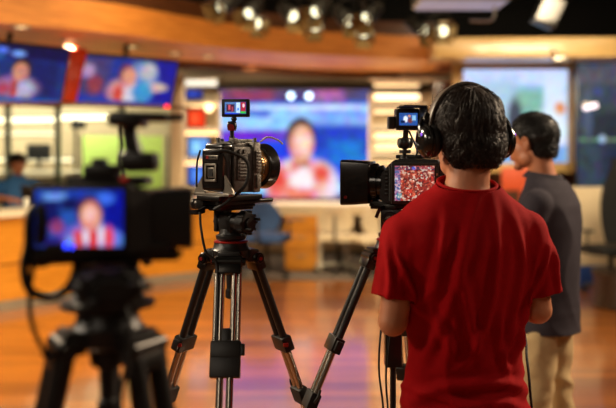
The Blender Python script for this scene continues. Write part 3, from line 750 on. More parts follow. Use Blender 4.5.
    # fluid head, built in its own turned frame
    H = T @ Matrix.Rotation(R(head_yaw), 4, 'Z')
    z = zc + .058
    H = H @ Matrix.Translation((0, 0, z)) @ Matrix.Diagonal((1.5 if dark else 1, 1.7 if dark else 1, hz, 1)) @ Matrix.Translation((0, 0, -z))
    q = MB(H)
    q.lathe((0, 0, z), (0, 0, 1), [(0, .04), (.004, .043), (.012, .043), (.016, .034), (.03, .03)], 32)
    q.box((0, 0, z + .045), (.05, .055, .055), bevel=.008)
    q.cyl((-.046, 0, z + .05), (.046, 0, z + .05), .027, seg=24, bev=.003)
    q.box((-.034, 0, z + .052), (.014, .06, .062), bevel=.005)
    fh_ = part('fluid_head', q, M['black'], t)
    q = MB(H); q.cyl((.044, 0, z + .05), (.074, 0, z + .05), .032, .029, 24, bev=.003)
    for i in range(10):
        a = 2 * math.pi * i / 10; q.box((.062, math.cos(a) * .031, z + .05 + math.sin(a) * .031), (.02, .007, .007), rot=Matrix.Rotation(a, 3, 'X'), bevel=.001)
    q.cyl((.074, 0, z + .05), (.082, 0, z + .05), .016); q.cyl((.07, .018, z + .06), (.095, .018, z + .06), .004); q.cyl((.07, -.014, z + .035), (.098, -.014, z + .035), .004)
    part('drag_knob', q, M['blackr'], fh_)
    q = MB(H); q.cyl((-.046, 0, z + .05), (-.056, 0, z + .05), .018, bev=.002); part('pivot_screw', q, M['silver'], fh_)
    q = MB(H); q.box((0, .0, z + .09), (.052, .125, .014), bevel=.003); q.box((0, 0, z + .101), (.06, .11, .008), bevel=.002)
    for s_ in (-1, 1): q.box((s_ * .028, 0, z + .097), (.006, .13, .012), bevel=.002)
    q.tube([(-.035, .02, z + .09), (-.05, .03, z + .085), (-.055, .04, z + .06)], .005, 6)
    part('slide_plate', q, M['steel'], fh_)
    for p0, p1 in bars:
        p0, p1 = V(p0), V(p1); dd_ = (p1 - p0).normalized()
        q = MB(); q.cyl(p0, p1, .0065); q.ball(p0, .014); bo = part('pan_bar', q, M['steel'], fh_)
        q = MB(); q.cyl(p1 - dd_ * .1, p1, .013, .015, bev=.003); part('grip', q, M['blackr'], fh_)
    return t, zc + .058 + .106 * hz

def cable(pts, r, label, parent=None, name='cable', plug=False):
    q = MB(); q.tube(pts, r, 8)
    if plug:
        e = V(pts[-1]); d = (V(pts[-1]) - V(pts[-2])).normalized(); q.cyl(e - d * .005, e + d * .03, .008)
    o = part(name, q, M['cable'], parent)
    if not parent: tag(o, label, 'cable')
    return o

# ---------------------------------------------------------------- tripod and cinema camera, centre left
c1x = P(231, 0, 2.4).x; zc1 = zz(260, 2.4)
_, top1 = tripod(c1x, 2.4, zc1, (210, 330, 270 + 1e-6) if 0 else (150, 30, 270), .375, 'black and silver tripod carrying the cinema camera, red clamps on its legs', third_silver=270, head_yaw=-42, name='tripod')
camT = TR((P(232.5, 0, 2.4).x, 2.4, zz(197, 2.4)), -40)
camB = camT @ Matrix.Diagonal((.94, .8, 1, 1))
c1 = thing('cinema_camera', 'boxy grey cinema camera with round black lens hood on the centre-left tripod', 'camera', camT)
# riser between head and camera
q = MB(camT)
hgt = camT.translation.z - top1
q.box((0, .0, -hgt / 2 - .004), (.075, .15, abs(hgt) + .004), bevel=.004); q.box((0, -.01, .0), (.09, .17, .014), bevel=.003); q.box((-.05, -.05, -.018), (.03, .06, .03), bevel=.004)
for s in (-1, 1): q.cyl((s * .03, -.09, -.012), (s * .03, .13, -.012), .0065)
q.cyl((-.058, -.06, -.02), (-.085, -.06, -.02), .012, bev=.002); q.cyl((-.085, -.06, -.02), (-.092, -.06, -.02), .015)
part('base_plate', q, M['steel'], c1)
q = MB(camB)
q.box((0, -.0, .078), (.098, .1, .128), bevel=.007)
q.box((0, -.0, .146), (.07, .1, .012), bevel=.003)
for i in range(7): q.box((0, -.038 + i * .013, .153), (.03, .007, .006), bevel=.001)
q.box((.0505, -.012, .09), (.006, .05, .08), bevel=.002)
for i in range(5): q.box((.054, -.012, .06 + i * .009), (.004, .036, .004), bevel=.001)
for i in range(2):
    for j in range(2): q.cyl((.05, -.028 + i * .022, .112 + j * .016), (.058, -.028 + i * .022, .112 + j * .016), .006, seg=12)
q.box((.03, -.03, .157), (.02, .022, .016), bevel=.003); q.cyl((-.03, -.035, .15), (-.03, -.035, .166), .007); q.cyl((-.03, -.015, .15), (-.03, -.015, .163), .006)
body1 = part('body', q, M['grey'], c1)
q = MB(camB)
q.box((0, .058, .084), (.112, .034, .142), bevel=.006); q.box((.058, .058, .1), (.008, .026, .06), bevel=.002); q.box((.058, .058, .045), (.01, .02, .035), bevel=.002)
for i in range(6): q.box((.063, .058, .08 + i * .009), (.003, .02, .004), bevel=.0008)
q.box((0, .058, .158), (.05, .03, .01), bevel=.002); q.cyl((.045, .058, .155), (.045, .058, .166), .006)
part('lens_mount', q, M['grey2'], c1)
q = MB(camB)
q.box((0, -.076, .077), (.088, .052, .118), bevel=.012, seg=3); q.box((0, -.066, .135), (.08, .05, .03), bevel=.01, seg=3)
bt = part('battery', q, M['gloss'], c1)
q = MB(camB)
for dx, dz, w, h in ((-.021, 0, .006, .05), (.021, 0, .006, .05), (0, .022, .048, .006), (0, -.022, .048, .006)): q.box((dx, -.104, .07 + dz), (w, .008, h), bevel=.001)
q.box((0, -.1, .07), (.026, .01, .028), bevel=.001)
part('port_frame', q, M['lgrey'], bt)
q = MB(camB); q.box((0, -.106, .07), (.018, .002, .02)); part('port_cover', q, M['black'], bt)
q = MB(camB); q.box((.004, -.103, .112), (.05, .003, .011), bevel=.001); part('name_strip', q, M['lgrey'], bt)
q = MB(camB); q.box((-.014, -.1052, .112), (.01, .002, .009)); part('red_label', q, M['red'], bt, label='small red label')
q = MB(camB); q.box((.016, -.102, .127), (.016, .004, .0045)); part('indicator_light', q, glow('soft_red_indicator', (255, 60, 30), .9), bt)
q = MB(camB)
for i, w in enumerate((.004, .003, .005, .003, .004)): q.box((-.006 + i * .0065, -.1052, .112), (w, .001, .006))
part('lettering', q, M['black'], bt)
q = MB(camB)
for s in (-1, 1):
    q.prism([V((s * .038, -.092, .012)), V((s * .082, -.092, .012)), V((s * .079, -.092, .022)), V((s * .046, -.092, .062)), V((s * .038, -.092, .066))], (0, .008, 0))
q.box((0, -.085, .01), (.15, .04, .008), bevel=.002)
part('rear_bracket', q, M['lgrey'], c1)
# lens
camL = camT @ Matrix.Translation((0, -.014, .002))
q = MB(camL)
q.lathe((0, .074, .083), (0, 1, 0), [(0, .04), (.004, .047), (.01, .047), (.011, .051), (.018, .051), (.019, .048), (.022, .048), (.023, .052), (.026, .052), (.027, .049), (.03, .049), (.031, .052), (.034, .052), (.035, .049), (.042, .049)], 48)
ln = part('lens', q, M['bronze'], c1, label='bronze ridged lens barrel')
q = MB(camL)
q.lathe((0, .108, .083), (0, 1, 0), [(0, .048), (.001, .058), (.004, .062), (.03, .066), (.034, .066), (.034, .062), (.02, .056), (.008, .048)], 48, cap=False); part('lens_hood', q, M['gloss'], ln)
q = MB(camL); q.lathe((0, .113, .083), (0, 1, 0), [(0, .044), (.008, .03), (.012, .001)], 32); part('front_glass', q, M['glass'], ln)
q = MB(camL)
for k in range(36):
    a = 2 * math.pi * k / 36; q.box((math.cos(a) * .0512, .0885, .083 + math.sin(a) * .0512), (.004, .006, .003), rot=Matrix.Rotation(-a, 3, 'Y'))
part('focus_ring', q, M['blackr'], ln)
# monitor on articulated arm, facing the viewer
mT = TR(P(235.5, 108, 2.37), -4, 0)
armb = P(232, 139, 2.37); armb2 = V((armb.x, armb.y, camT.translation.z + .15))
q = MB(); j1 = P(232, 126, 2.37); j0 = P(235, 117, 2.37)
q.cyl(armb2, j1, .006); q.ball(j1, .014); q.cyl(j1, j0, .005); q.ball(P(234, 119, 2.37), .008); q.cyl(j1 - V((.012, 0, 0)), j1 + V((.012, 0, 0)), .013, bev=.002); q.lathe(armb2, (0, 0, 1), [(0, .014), (.006, .014), (.008, .009), (.02, .008)], 16)
ar = part('monitor_arm', q, M['black'], c1)
q = MB(); q.cyl(j1 + V((-.002, -.012, -.004)), j1 + V((-.002, -.018, -.004)), .009, seg=12); q.box(j1 + V((0, -.014, -.011)), (.016, .006, .005), bevel=.001); part('arm_knob', q, M['red'], ar, label='red locking knob')
q = MB(mT); q.box((0, .008, 0), (.078, .018, .05), bevel=.004); q.box((0, .02, 0), (.04, .01, .03), bevel=.003); mo = part('monitor', q, M['black'], c1)
pic1 = picture('cinema_monitor_picture', (40, 60, 120), [('r', .28, .5, .26, .45, (90, 130, 190), .1), ('r', .27, .5, .2, .32, (60, 24, 50), .3), ('r', .22, .55, .05, .2, (200, 80, 90), .4), ('r', .36, .42, .04, .2, (150, 60, 80), .4),
    ('r', .63, .52, .09, .42, (190, 215, 250), .15), ('r', .63, .4, .05, .1, (90, 140, 220), .4), ('r', .86, .6, .11, .36, (170, 40, 60), .15), ('e', .88, .7, .05, .15, (240, 200, 210), .5), ('r', .86, .14, .12, .08, (60, 190, 70), .3),
    ('r', .3, .04, .3, .05, (30, 60, 200), .3)], 1.3)
panel('screen', mT @ Matrix.Translation((0, -.0022, 0)), .06, .034, pic1, mo)
# cables on this camera
W = lambda x, y, z: camT @ V((x, y, z))
cable([W(.02, -.1, .125), W(.055, -.075, .128), W(.085, -.03, .1), W(.082, -.03, .04), W(.06, -.075, -.005), W(.03, -.1, -.03)], .0045, '', c1, 'power_cable')
cable([W(-.035, -.09, .13), W(-.058, -.08, .1), W(-.055, -.085, .06), W(-.05, -.09, .03)], .003, '', c1, 'power_cable')
q = MB(); q.tube([W(.05, .06, .155), W(.07, .07, .168), W(.09, .09, .16), W(.1, .1, .148)], .0025); part('antenna', q, M['white'], c1)
q = MB()
for k in range(6): q.tube([P(205, 207 + k, 2.36), P(198, 210 + k * .8, 2.34), P(190, 211 + k * .6, 2.34), P(186, 213 + k * .7, 2.35)], .0022, 6)
part('cable_bundle', q, M['cable'], c1)
cable([P(200, 212, 2.33), P(201, 228, 2.32), P(206, 252, 2.31), P(216, 262, 2.31), P(218, 285, 2.3), P(217, 330, 2.26), P(219, 380, 2.22), P(216, 430, 2.2), P(214, 520, 2.2)], .0035, 'thin black cable hanging down inside the cinema camera tripod')

# ---------------------------------------------------------------- tripod and camcorder, right
c2x = P(393, 0, 2.5).x; zc2 = zz(257, 2.5)
MP = TR((.392, 2.15, 0), 8)      # the operator in the red shirt stands here
barL = MP @ V((-.095, .27, 1.225)); barR = MP @ V((.085, .27, 1.215))
h2 = V((c2x, 2.5, zc2 + .11))
_, top2 = tripod(c2x, 2.5, zc2, (195, 315, 75), .44, 'black and silver tripod carrying the camcorder, partly behind the red-shirted man', head_yaw=75,
                 bars=((h2 + V((-.02, -.04, 0)), barL - V((0, .0, .0))), (h2 + V((.045, -.03, 0)), barR)), col=True)
T2 = TR((P(400, 0, 2.5).x, 2.5, zz(203.5, 2.5)), 75)
c2 = thing('camcorder', 'black camcorder with square lens hood and open side screen, by the red-shirted man', 'camera', T2)
hgt = T2.translation.z - top2
q = MB(T2); q.box((0, 0.01, -max(hgt, .004) / 2 - .002), (.06, .13, abs(hgt) + .006), bevel=.003); q.box((0, .015, -.006), (.075, .11, .01), bevel=.002); q.box((-.03, .03, -.012), (.02, .05, .02), bevel=.003); part('base_plate', q, M['steel'], c2)
q = MB(T2)
pr = [(-.135, .02), (-.135, .105), (-.12, .128), (.0, .132), (.02, .12), (.05, .085), (.052, .012), (.03, .002), (-.12, .002)]
q.prism([V((-.055, y, z)) for y, z in pr], (.11, 0, 0)); bmesh.ops.bevel(q.bm, geom=q.bm.edges[:], offset=.006, segments=2, affect='EDGES', clamp_overlap=True)
bd = part('body', q, M['black'], c2)
q = MB(T2)
for i in range(7): q.box((-.058, .03 - i * .0, .03 + i * .011), (.006, .012, .006), bevel=.001)
for i in range(3): q.box((-.057, -.125, .04 + i * .02), (.005, .012, .01), bevel=.001)
q.cyl((-.056, .012, .07), (-.063, .012, .07), .004)
part('control_buttons', q, M['steel'], bd)
q = MB(T2); q.prism([V((-.02, y, z)) for y, z in ((.03, .13), (.03, .165), (.015, .178), (-.1, .178), (-.115, .165), (-.115, .13), (-.1, .13), (-.1, .158), (.01, .16), (.012, .13))], (.035, 0, 0)) if 0 else q.box((0, -.04, .137), (.03, .1, .012), bevel=.003)
part('accessory_rail', q, M['steel'], c2)
q = MB(T2)
q.lathe((0, .045, .06), (0, 1, 0), [(0, .045), (.003, .052), (.012, .052), (.013, .049), (.016, .049), (.018, .055), (.036, .055), (.038, .05), (.042, .05), (.044, .053), (.058, .052)], 40)
for k in range(30):
    a = 2 * math.pi * k / 30; q.box((math.cos(a) * .055, .072, .06 + math.sin(a) * .055), (.004, .014, .004), rot=Matrix.Rotation(-a, 3, 'Y'))
ln = part('lens', q, M['gloss'], c2)
q = MB(T2); q.lathe((0, .082, .06), (0, 1, 0), [(0, .0495), (.001, .0525), (.004, .0525), (.006, .0495)], 40); part('lens_ring', q, M['bronze'], ln, label='bronze lens ring')
q = MB(T2)
# rectangular flared hood, hollow
def rect_ring(q, y, w, h, cz=.062, r=.008):
    pts = []
    for sx, sz in ((1, 1), (-1, 1), (-1, -1), (1, -1)):
        for k in range(4):
            a = {(1, 1): 0, (-1, 1): 90, (-1, -1): 180, (1, -1): 270}[(sx, sz)] + k * 30
            pts.append(q._v((sx * (w - r) + r * math.cos(R(a)), y, cz + sz * (h - r) + r * math.sin(R(a)))))
    return pts
rs = [rect_ring(q, .08, .054, .054), rect_ring(q, .084, .064, .061), rect_ring(q, .12, .066, .064), rect_ring(q, .162, .067, .066), rect_ring(q, .165, .065, .064), rect_ring(q, .16, .058, .057), rect_ring(q, .11, .045, .04)]
for a, c in zip(rs, rs[1:]):
    for i in range(16): q.bm.faces.new((a[i], a[(i + 1) % 16], c[(i + 1) % 16], c[i]))
q.bm.faces.new(rs[0]); q.bm.faces.new(rs[-1])
hd = part('lens_hood', q, M['gloss'], ln)
q = MB(T2); q.cyl((-.066, .148, .02), (-.0715, .148, .02), .0045); part('hood_screw', q, M['red'], hd)
# side screen
sT = T2 @ TR((-.083, -.056, .062), -74, 0, 0)
q = MB(sT); q.box((0, .006, 0), (.134, .013, .116), bevel=.004); q.box((.062, -.001, 0), (.006, .004, .09), bevel=.001); q.cyl((-.066, .012, -.05), (-.066, .012, .05), .007)
sc = part('side_screen', q, M['black'], c2)
import random as _r
rr = _r.Random(3)
sh = [('r', .5, .5, .5, .5, (120, 50, 40), .1), ('r', .07, .5, .07, .5, (70, 120, 180), .2), ('r', .5, .93, .5, .05, (60, 60, 90), .3), ('e', .48, .93, .05, .05, (60, 120, 240), .3)]
for i in range(16):
    c = rr.choice([(205, 60, 45), (235, 150, 120), (70, 25, 25), (240, 200, 170), (150, 35, 30), (60, 40, 60), (225, 100, 70)])
    sh.append((rr.choice('er'), rr.uniform(.15, .95), rr.uniform(.1, .85), rr.uniform(.02, .08), rr.uniform(.03, .1), c, .3))
sh += [('r', .3, .72, .14, .05, (170, 80, 60), .3), ('r', .9, .8, .07, .03, (220, 190, 170), .3), ('r', .12, .15, .05, .07, (60, 190, 200), .3)]
panel('screen', sT @ Matrix.Translation((-.002, -.0035, .001)), .112, .098, picture('crowd_picture', (120, 60, 60), sh, 1.25, cells=22, crowd=[(150, 40, 34), (60, 22, 24), (235, 170, 140), (190, 60, 44), (96, 34, 36), (240, 220, 200), (205, 90, 66), (40, 24, 40)]), sc)
q = MB(sT)
for i in range(5): q.box((.0605, -.004, -.03 + i * .014), (.005, .002, .006))
part('screen_buttons', q, M['lgrey'], sc)
# viewfinder on a post
eT = TR(P(408, 118.5, 2.47), 6, 0)
pa = P(404, 163, 2.49); pb = P(405, 143, 2.48); pc = P(406, 130, 2.47)
q = MB(); q.cyl(pa, pb, .006); q.ball(pb, .019); q.cyl(pb, pc, .008); q.cyl(pb + V((-.02, -.004, 0)), pb + V((.02, .004, 0)), .015, bev=.003); q.lathe(pa - V((0, 0, .006)), (0, 0, 1), [(0, .022), (.008, .022), (.014, .014), (.03, .012)], 20); q.cyl(pb + V((0, 0, -.03)), pb + V((0, -.0, -.02)), .017)
part('viewfinder_arm', q, M['black'], c2)
q = MB(eT)
q.box((.0, .018, 0), (.07, .035, .058), bevel=.006)
q.prism([V((-.033, 0, .03)), V((.033, 0, .03)), V((.046, -.04, .034)), V((-.02, -.04, .034))], (0, 0, .003)); q.prism([V((.033, .0, -.026)), V((.033, .0, .03)), V((.046, -.04, .034)), V((.044, -.04, -.022))], (.003, 0, 0))
q.box((-.045, .02, -.012), (.02, .03, .036), bevel=.004); q.box((0, .02, .033), (.04, .02, .012), bevel=.003); q.box((0, 0, -.031), (.07, .016, .006), bevel=.002)
ev = part('viewfinder', q, M['black'], c2)
panel('screen', eT @ Matrix.Translation((.001, -.0012, -.002)), .054, .036, picture('viewfinder_picture', (40, 80, 150), [('e', .35, .5, .12, .25, (230, 240, 255), .4), ('e', .6, .4, .14, .2, (120, 60, 60), .4), ('r', .8, .6, .1, .2, (140, 190, 230), .4), ('r', .2, .3, .12, .1, (20, 30, 70), .4), ('e', .55, .75, .08, .1, (200, 140, 120), .4)], 1.2), ev)
cable([P(409, 131, 2.45), P(417, 150, 2.44), P(415, 158, 2.46)], .003, '', c2, 'viewfinder_cable')
cable([P(384, 262, 2.42), P(386, 300, 2.41), P(381, 330, 2.38), P(379, 370, 2.37), P(384, 420, 2.36), P(385, 520, 2.36)], .003, 'thin black cable hanging left of the red-shirted man, the outer one of two')
cable([P(392, 262, 2.44), P(392, 300, 2.44), P(388, 345, 2.4), P(386, 380, 2.39), P(389, 430, 2.38), P(389, 520, 2.38)], .003, 'thin black cable hanging next to the red-shirted man, the inner one of two')

# ---------------------------------------------------------------- foreground camera, left, out of focus
c3x = P(108, 0, 1.3).x; zc3 = zz(345, 1.3)
_, top3 = tripod(c3x, 1.3, zc3, (208, 332, 85), .22, 'dark out-of-focus tripod nearest the viewer at the left', head_yaw=-75, scale=.98, hz=.86, dark=True, tr=1.45)
T3 = TR((P(108, 0, 1.3).x, 1.3, top3), -76)
def p3(px, py, dy=0): return P(px, py, 1.24 + dy)
c3 = thing('studio_camera', 'dark out-of-focus camera with a lit side monitor, nearest the viewer at left', 'camera', T3)
zt = zz(190, 1.3) - top3; zb = 0
q = MB(T3); hh = zt + .0; q.box((0, -.015, hh / 2 + .01), (.09, .11, hh), bevel=.012, seg=3); q.box((0, -.08, hh * .45), (.08, .05, hh * .8), bevel=.01); q.box((0, 0, .004), (.1, .18, .016), bevel=.004)
part('body', q, M['black'], c3)
q = MB(T3); zl = zz(218, 1.3) - top3
q.lathe((0, .035, zl), (0, 1, 0), [(0, .034), (.008, .038), (.015, .038), (.017, .034), (.025, .036), (.035, .036)], 32); ln = part('lens', q, M['gloss'], c3)
q = MB(T3); hc = zl
rs = [rect_ring(q, .06, .036, .036, hc), rect_ring(q, .064, .045, .042, hc), rect_ring(q, .122, .052, .045, hc), rect_ring(q, .124, .049, .042, hc), rect_ring(q, .08, .036, .03, hc)]
for a, c in zip(rs, rs[1:]):
    for i in range(16): q.bm.faces.new((a[i], a[(i + 1) % 16], c[(i + 1) % 16], c[i]))
q.bm.faces.new(rs[0]); q.bm.faces.new(rs[-1]); part('matte_box', q, M['black'], ln)
m3 = TR(p3(79, 218.5), 0)
q = MB(m3); q.box((.003, .012, 0), (.146, .022, .1), bevel=.006); q.prism([V((.072, .0, -.05)), V((.072, 0, .045)), V((.1, .03, .035)), V((.1, .03, -.045))], (0, .05, 0)); sm = part('side_monitor', q, M['black'], c3)
pic3 = picture('side_monitor_picture', (40, 80, 180), [
    ('r', .5, .9, .6, .1, (30, 60, 170), .4), ('r', .15, .6, .14, .25, (20, 24, 90), .4), ('r', .22, .88, .12, .06, (110, 160, 240), .5), ('r', .4, .75, .1, .1, (20, 20, 80), .5), ('r', .9, .6, .12, .45, (12, 20, 150), .3), ('e', .8, .85, .1, .1, (60, 110, 240), .5),
    ('e', .25, .35, .08, .12, (150, 60, 110), .5), ('e', .08, .25, .08, .12, (60, 40, 120), .5), ('r', .3, .1, .3, .08, (40, 30, 120), .4), ('e', .42, .12, .05, .06, (200, 60, 80), .5), ('e', .9, .15, .1, .12, (50, 140, 230), .4),
    ('e', .64, .14, .29, .26, (150, 120, 210), .35), ('e', .5, .14, .07, .16, (222, 60, 66), .5), ('e', .58, .2, .04, .14, (235, 225, 245), .5), ('r', .66, .12, .045, .2, (228, 50, 40), .3), ('e', .75, .2, .035, .18, (240, 225, 240), .5), ('e', .84, .16, .05, .2, (236, 70, 80), .4), ('e', .4, .1, .05, .1, (120, 150, 235), .5), ('e', .62, .62, .15, .27, (60, 26, 50), .25), ('e', .63, .54, .12, .26, (236, 150, 130), .25), ('e', .62, .58, .07, .12, (250, 200, 190), .6)], 1.0)
panel('screen', m3 @ Matrix.Translation((0, .0, 0)), 88 / F * 1.24, 57 / F * 1.24, pic3, sm)
q = MB(); q.ball(p3(66, 246), .0045); q.ball(p3(72, 247), .003); part('indicator_light', q, glow('blue_indicator', (40, 60, 255), 4), sm)
# top arm with viewfinder seen from the side
q = MB()
q.box(p3(103, 172, .05), (.05, .05, .022), bevel=.005); q.box(p3(100, 165, .05), (.02, .03, .02), bevel=.004); q.box(p3(110, 181, .06), (.12, .06, .014), bevel=.004)
q.box(p3(140, 162, .05), (.056, .045, .03), bevel=.01); q.ball(p3(130, 160, .05), .017); q.cyl(p3(136, 160, .05), p3(128, 126, .05), .014, .011); q.ball(p3(128, 124, .05), .013)
q.box(p3(118, 168, .05), (.05, .02, .008))
va = part('viewfinder_arm', q, M['black'], c3)
q = MB(TR(p3(142, 117, .05), 0, 0, 2)); q.box((0, 0, 0), (.082, .06, .014), bevel=.005); q.box((-.02, 0, -.006), (.05, .07, .02), bevel=.006); q.cyl((.04, 0, .001), (.062, 0, .002), .006); part('viewfinder', q, M['black'], c3)
q = MB(); q.ball(p3(124, 179, .02), (.006, .004, .003)); part('tally_light', q, glow('dim_tally', (200, 40, 30), .3), c3)
q = MB()
q.tube([p3(45, 198, .04), p3(30, 215), p3(28, 245), p3(24, 268), p3(30, 290), p3(52, 298), p3(70, 285), p3(78, 262, .04)], .0065, 10)
part('cable_loop', q, M['cable'], c3)
q = MB(); q.tube([p3(52, 196, .03), p3(42, 225), p3(48, 250, .02)], .009, 8); q.box(p3(40, 250, .02), (.03, .03, .05), bevel=.006); q.box(p3(36, 226, .02), (.016, .03, .04), bevel=.005); part('side_grip', q, M['blackr'], c3)
q = MB(); q.tube([p3(34, 262), p3(30, 290), p3(31, 318), p3(38, 340), p3(46, 353)], .004, 8); q.cyl(p3(44, 351), p3(51, 357), .007); part('hanging_cable', q, M['cable'], c3)
cable([P(122, 300, 1.22), P(130, 330, 1.2), P(126, 370, 1.2), P(118, 410, 1.2), P(116, 560, 1.2)], .005, 'thick dark cable hanging between the legs of the nearest tripod')

# ================================================================== PEOPLE
def remesh(mb, voxel, smooth_it=4):
    me = bpy.data.meshes.new('t'); bmesh.ops.recalc_face_normals(mb.bm, faces=mb.bm.faces[:]); mb.bm.to_mesh(me); mb.bm.free()
    o = bpy.data.objects.new('t', me); C.objects.link(o)
    r = o.modifiers.new('r', 'REMESH'); r.mode = 'VOXEL'; r.voxel_size = voxel; r.adaptivity = 0
    if smooth_it:
        s = o.modifiers.new('s', 'SMOOTH'); s.factor = .5; s.iterations = smooth_it
    dg = bpy.context.evaluated_depsgraph_get(); dg.update()
    out = bpy.data.meshes.new_from_object(o.evaluated_get(dg))
    C.objects.unlink(o); bpy.data.objects.remove(o)
    return out

def soft_part(name, mb, voxel, m, parent, smooth_it=4, cuts=(), disp=None, solid=0, ends=()):
    """mesh built in the person's local frame; grown into one continuous skin"""
    me = remesh(mb, voxel, smooth_it); me.name = name
    bm = bmesh.new(); bm.from_mesh(me)
    for p, n, rad in cuts:
        p, n = V(p), V(n).normalized()
        fs_ = [f for f in bm.faces if (f.calc_center_median() - p).length < rad]
        g = set(fs_)
        for f in fs_:
            g.update(f.edges); g.update(f.verts)
        bmesh.ops.bisect_plane(bm, geom=list(g), plane_co=p, plane_no=n, clear_outer=True, dist=1e-5)
    bm.normal_update()
    for p, n, rad in ends:      # open the sleeve end
        ds = [f for f in bm.faces if f.normal.dot(n) > .75 and (f.calc_center_median() - p).length < rad * 1.02 and abs((f.calc_center_median() - p).dot(n)) < .03]
        bmesh.ops.delete(bm, geom=ds, context='FACES')
        bnd = [v for v in bm.verts if v.is_boundary and (v.co - p).length < rad * 1.3]
        for _ in range(6): bmesh.ops.smooth_vert(bm, verts=bnd, factor=.5, use_axis_x=True, use_axis_y=True, use_axis_z=True)
        for v in bnd:
            v.co -= n * ((v.co - p).dot(n) + .004)
    bm.normal_update()
    if disp:
        mv = [(v, v.normal.copy() * disp(v.co, v.normal)) for v in bm.verts]
        for v, d in mv: v.co += d
    bm.to_mesh(me); bm.free()
    me.materials.clear(); me.materials.append(m)
    me.polygons.foreach_set('use_smooth', [True] * len(me.polygons))
    o = bpy.data.objects.new(name, me); link(o, parent)
    if solid:
        s = o.modifiers.new('thickness', 'SOLIDIFY'); s.thickness = solid; s.offset = -1
    return o

def hand(mb, W_, d, n, thumb, curl=(35, 60, 45), sc=1.0):
    d, n = V(d).normalized(), V(n); n = (n - d * n.dot(d)).normalized(); l = d.cross(n)
    W_ = V(W_)
    mb.cap(W_ - d * .01, W_ + d * .025, .024 * sc, .024 * sc)
    for k in range(4):
        e = W_ + d * .078 * sc + l * (k - 1.5) * .019 * sc
        mb.cap(W_ + d * .02 + l * (k - 1.5) * .012 * sc, e, .0145 * sc, .0115 * sc)
    for k in range(4):
        kk = k if thumb > 0 else 3 - k
        ln_ = (.8, .95, 1.0, .93)[k] if thumb > 0 else (.93, 1.0, .95, .8)[k]
        p = W_ + d * .08 * sc + l * (k - 1.5) * .0195 * sc; a = 0
        for seg, ca, r_ in zip((.04, .026, .02), curl, (.0098, .009, .008)):
            a += ca; dd_ = d * math.cos(R(a)) + n * math.sin(R(a)); q_ = p + dd_ * seg * ln_ * sc
            mb.cap(p, q_, r_ * sc, (r_ - .0007) * sc, 12); p = q_
    p = W_ + d * .02 * sc + l * thumb * .022 * sc
    d1 = (d * .65 + l * thumb * .65 + n * .4).normalized(); q_ = p + d1 * .042 * sc; mb.cap(p, q_, .014 * sc, .0115 * sc)
    d2 = (d * .8 + l * thumb * .1 + n * .65).normalized(); q2 = q_ + d2 * .032 * sc; mb.cap(q_, q2, .0115 * sc, .0095 * sc)

def head_shape(q, H):
    """H: head frame to person frame; face looks along +Y"""
    T0 = q.T; q.T = T0 @ H
    q.ball((0, -.012, .03), (.074, .092, .085)); q.ball((0, .03, -.03), (.06, .062, .075)); q.ball((0, .066, -.098), (.027, .024, .019))
    for s in (-1, 1):
        q.ball((s * .044, .012, -.066), (.02, .036, .03)); q.ball((s * .04, .066, -.018), (.02, .018, .018)); q.ball((s * .011, .1, -.036), .0085)
        q.ball((s * .027, .083, .024), (.024, .012, .008))
        q.ball((s * .03, .079, .004), (.016, .012, .011))
        er = Matrix.Rotation(R(-s * 18), 3, 'Z')
        q.ball((s * .077, -.008, -.012), (.008, .018, .03), rot=er)
        q.tube([V((s * .08, .008, -.004)), V((s * .088, .004, .018)), V((s * .091, -.014, .02)), V((s * .089, -.022, .0)), V((s * .083, -.014, -.028)), V((s * .08, -.002, -.04))], .0045, 6)
    q.cap((0, .088, .012), (0, .11, -.03), .008, .0115); q.ball((0, .094, -.057), (.022, .01, .006)); q.ball((0, .092, -.067), (.019, .01, .007)); q.ball((0, .085, .03), (.05, .016, .03))
    q.T = T0

def hair_cap(q, H, front=.07, nape=-.062, grow=1.0):
    T0 = q.T; q.T = T0 @ H
    g = .012 * grow
    q.ball((0, -.014, .036), (.076 + g, .094 + g, .086 + g)); q.ball((0, -.05, -.025), (.058 + g * .6, .044 + g * .8, .06)); q.ball((0, -.03, .02), (.076 + g, .07 + g, .05))
    q.T = T0

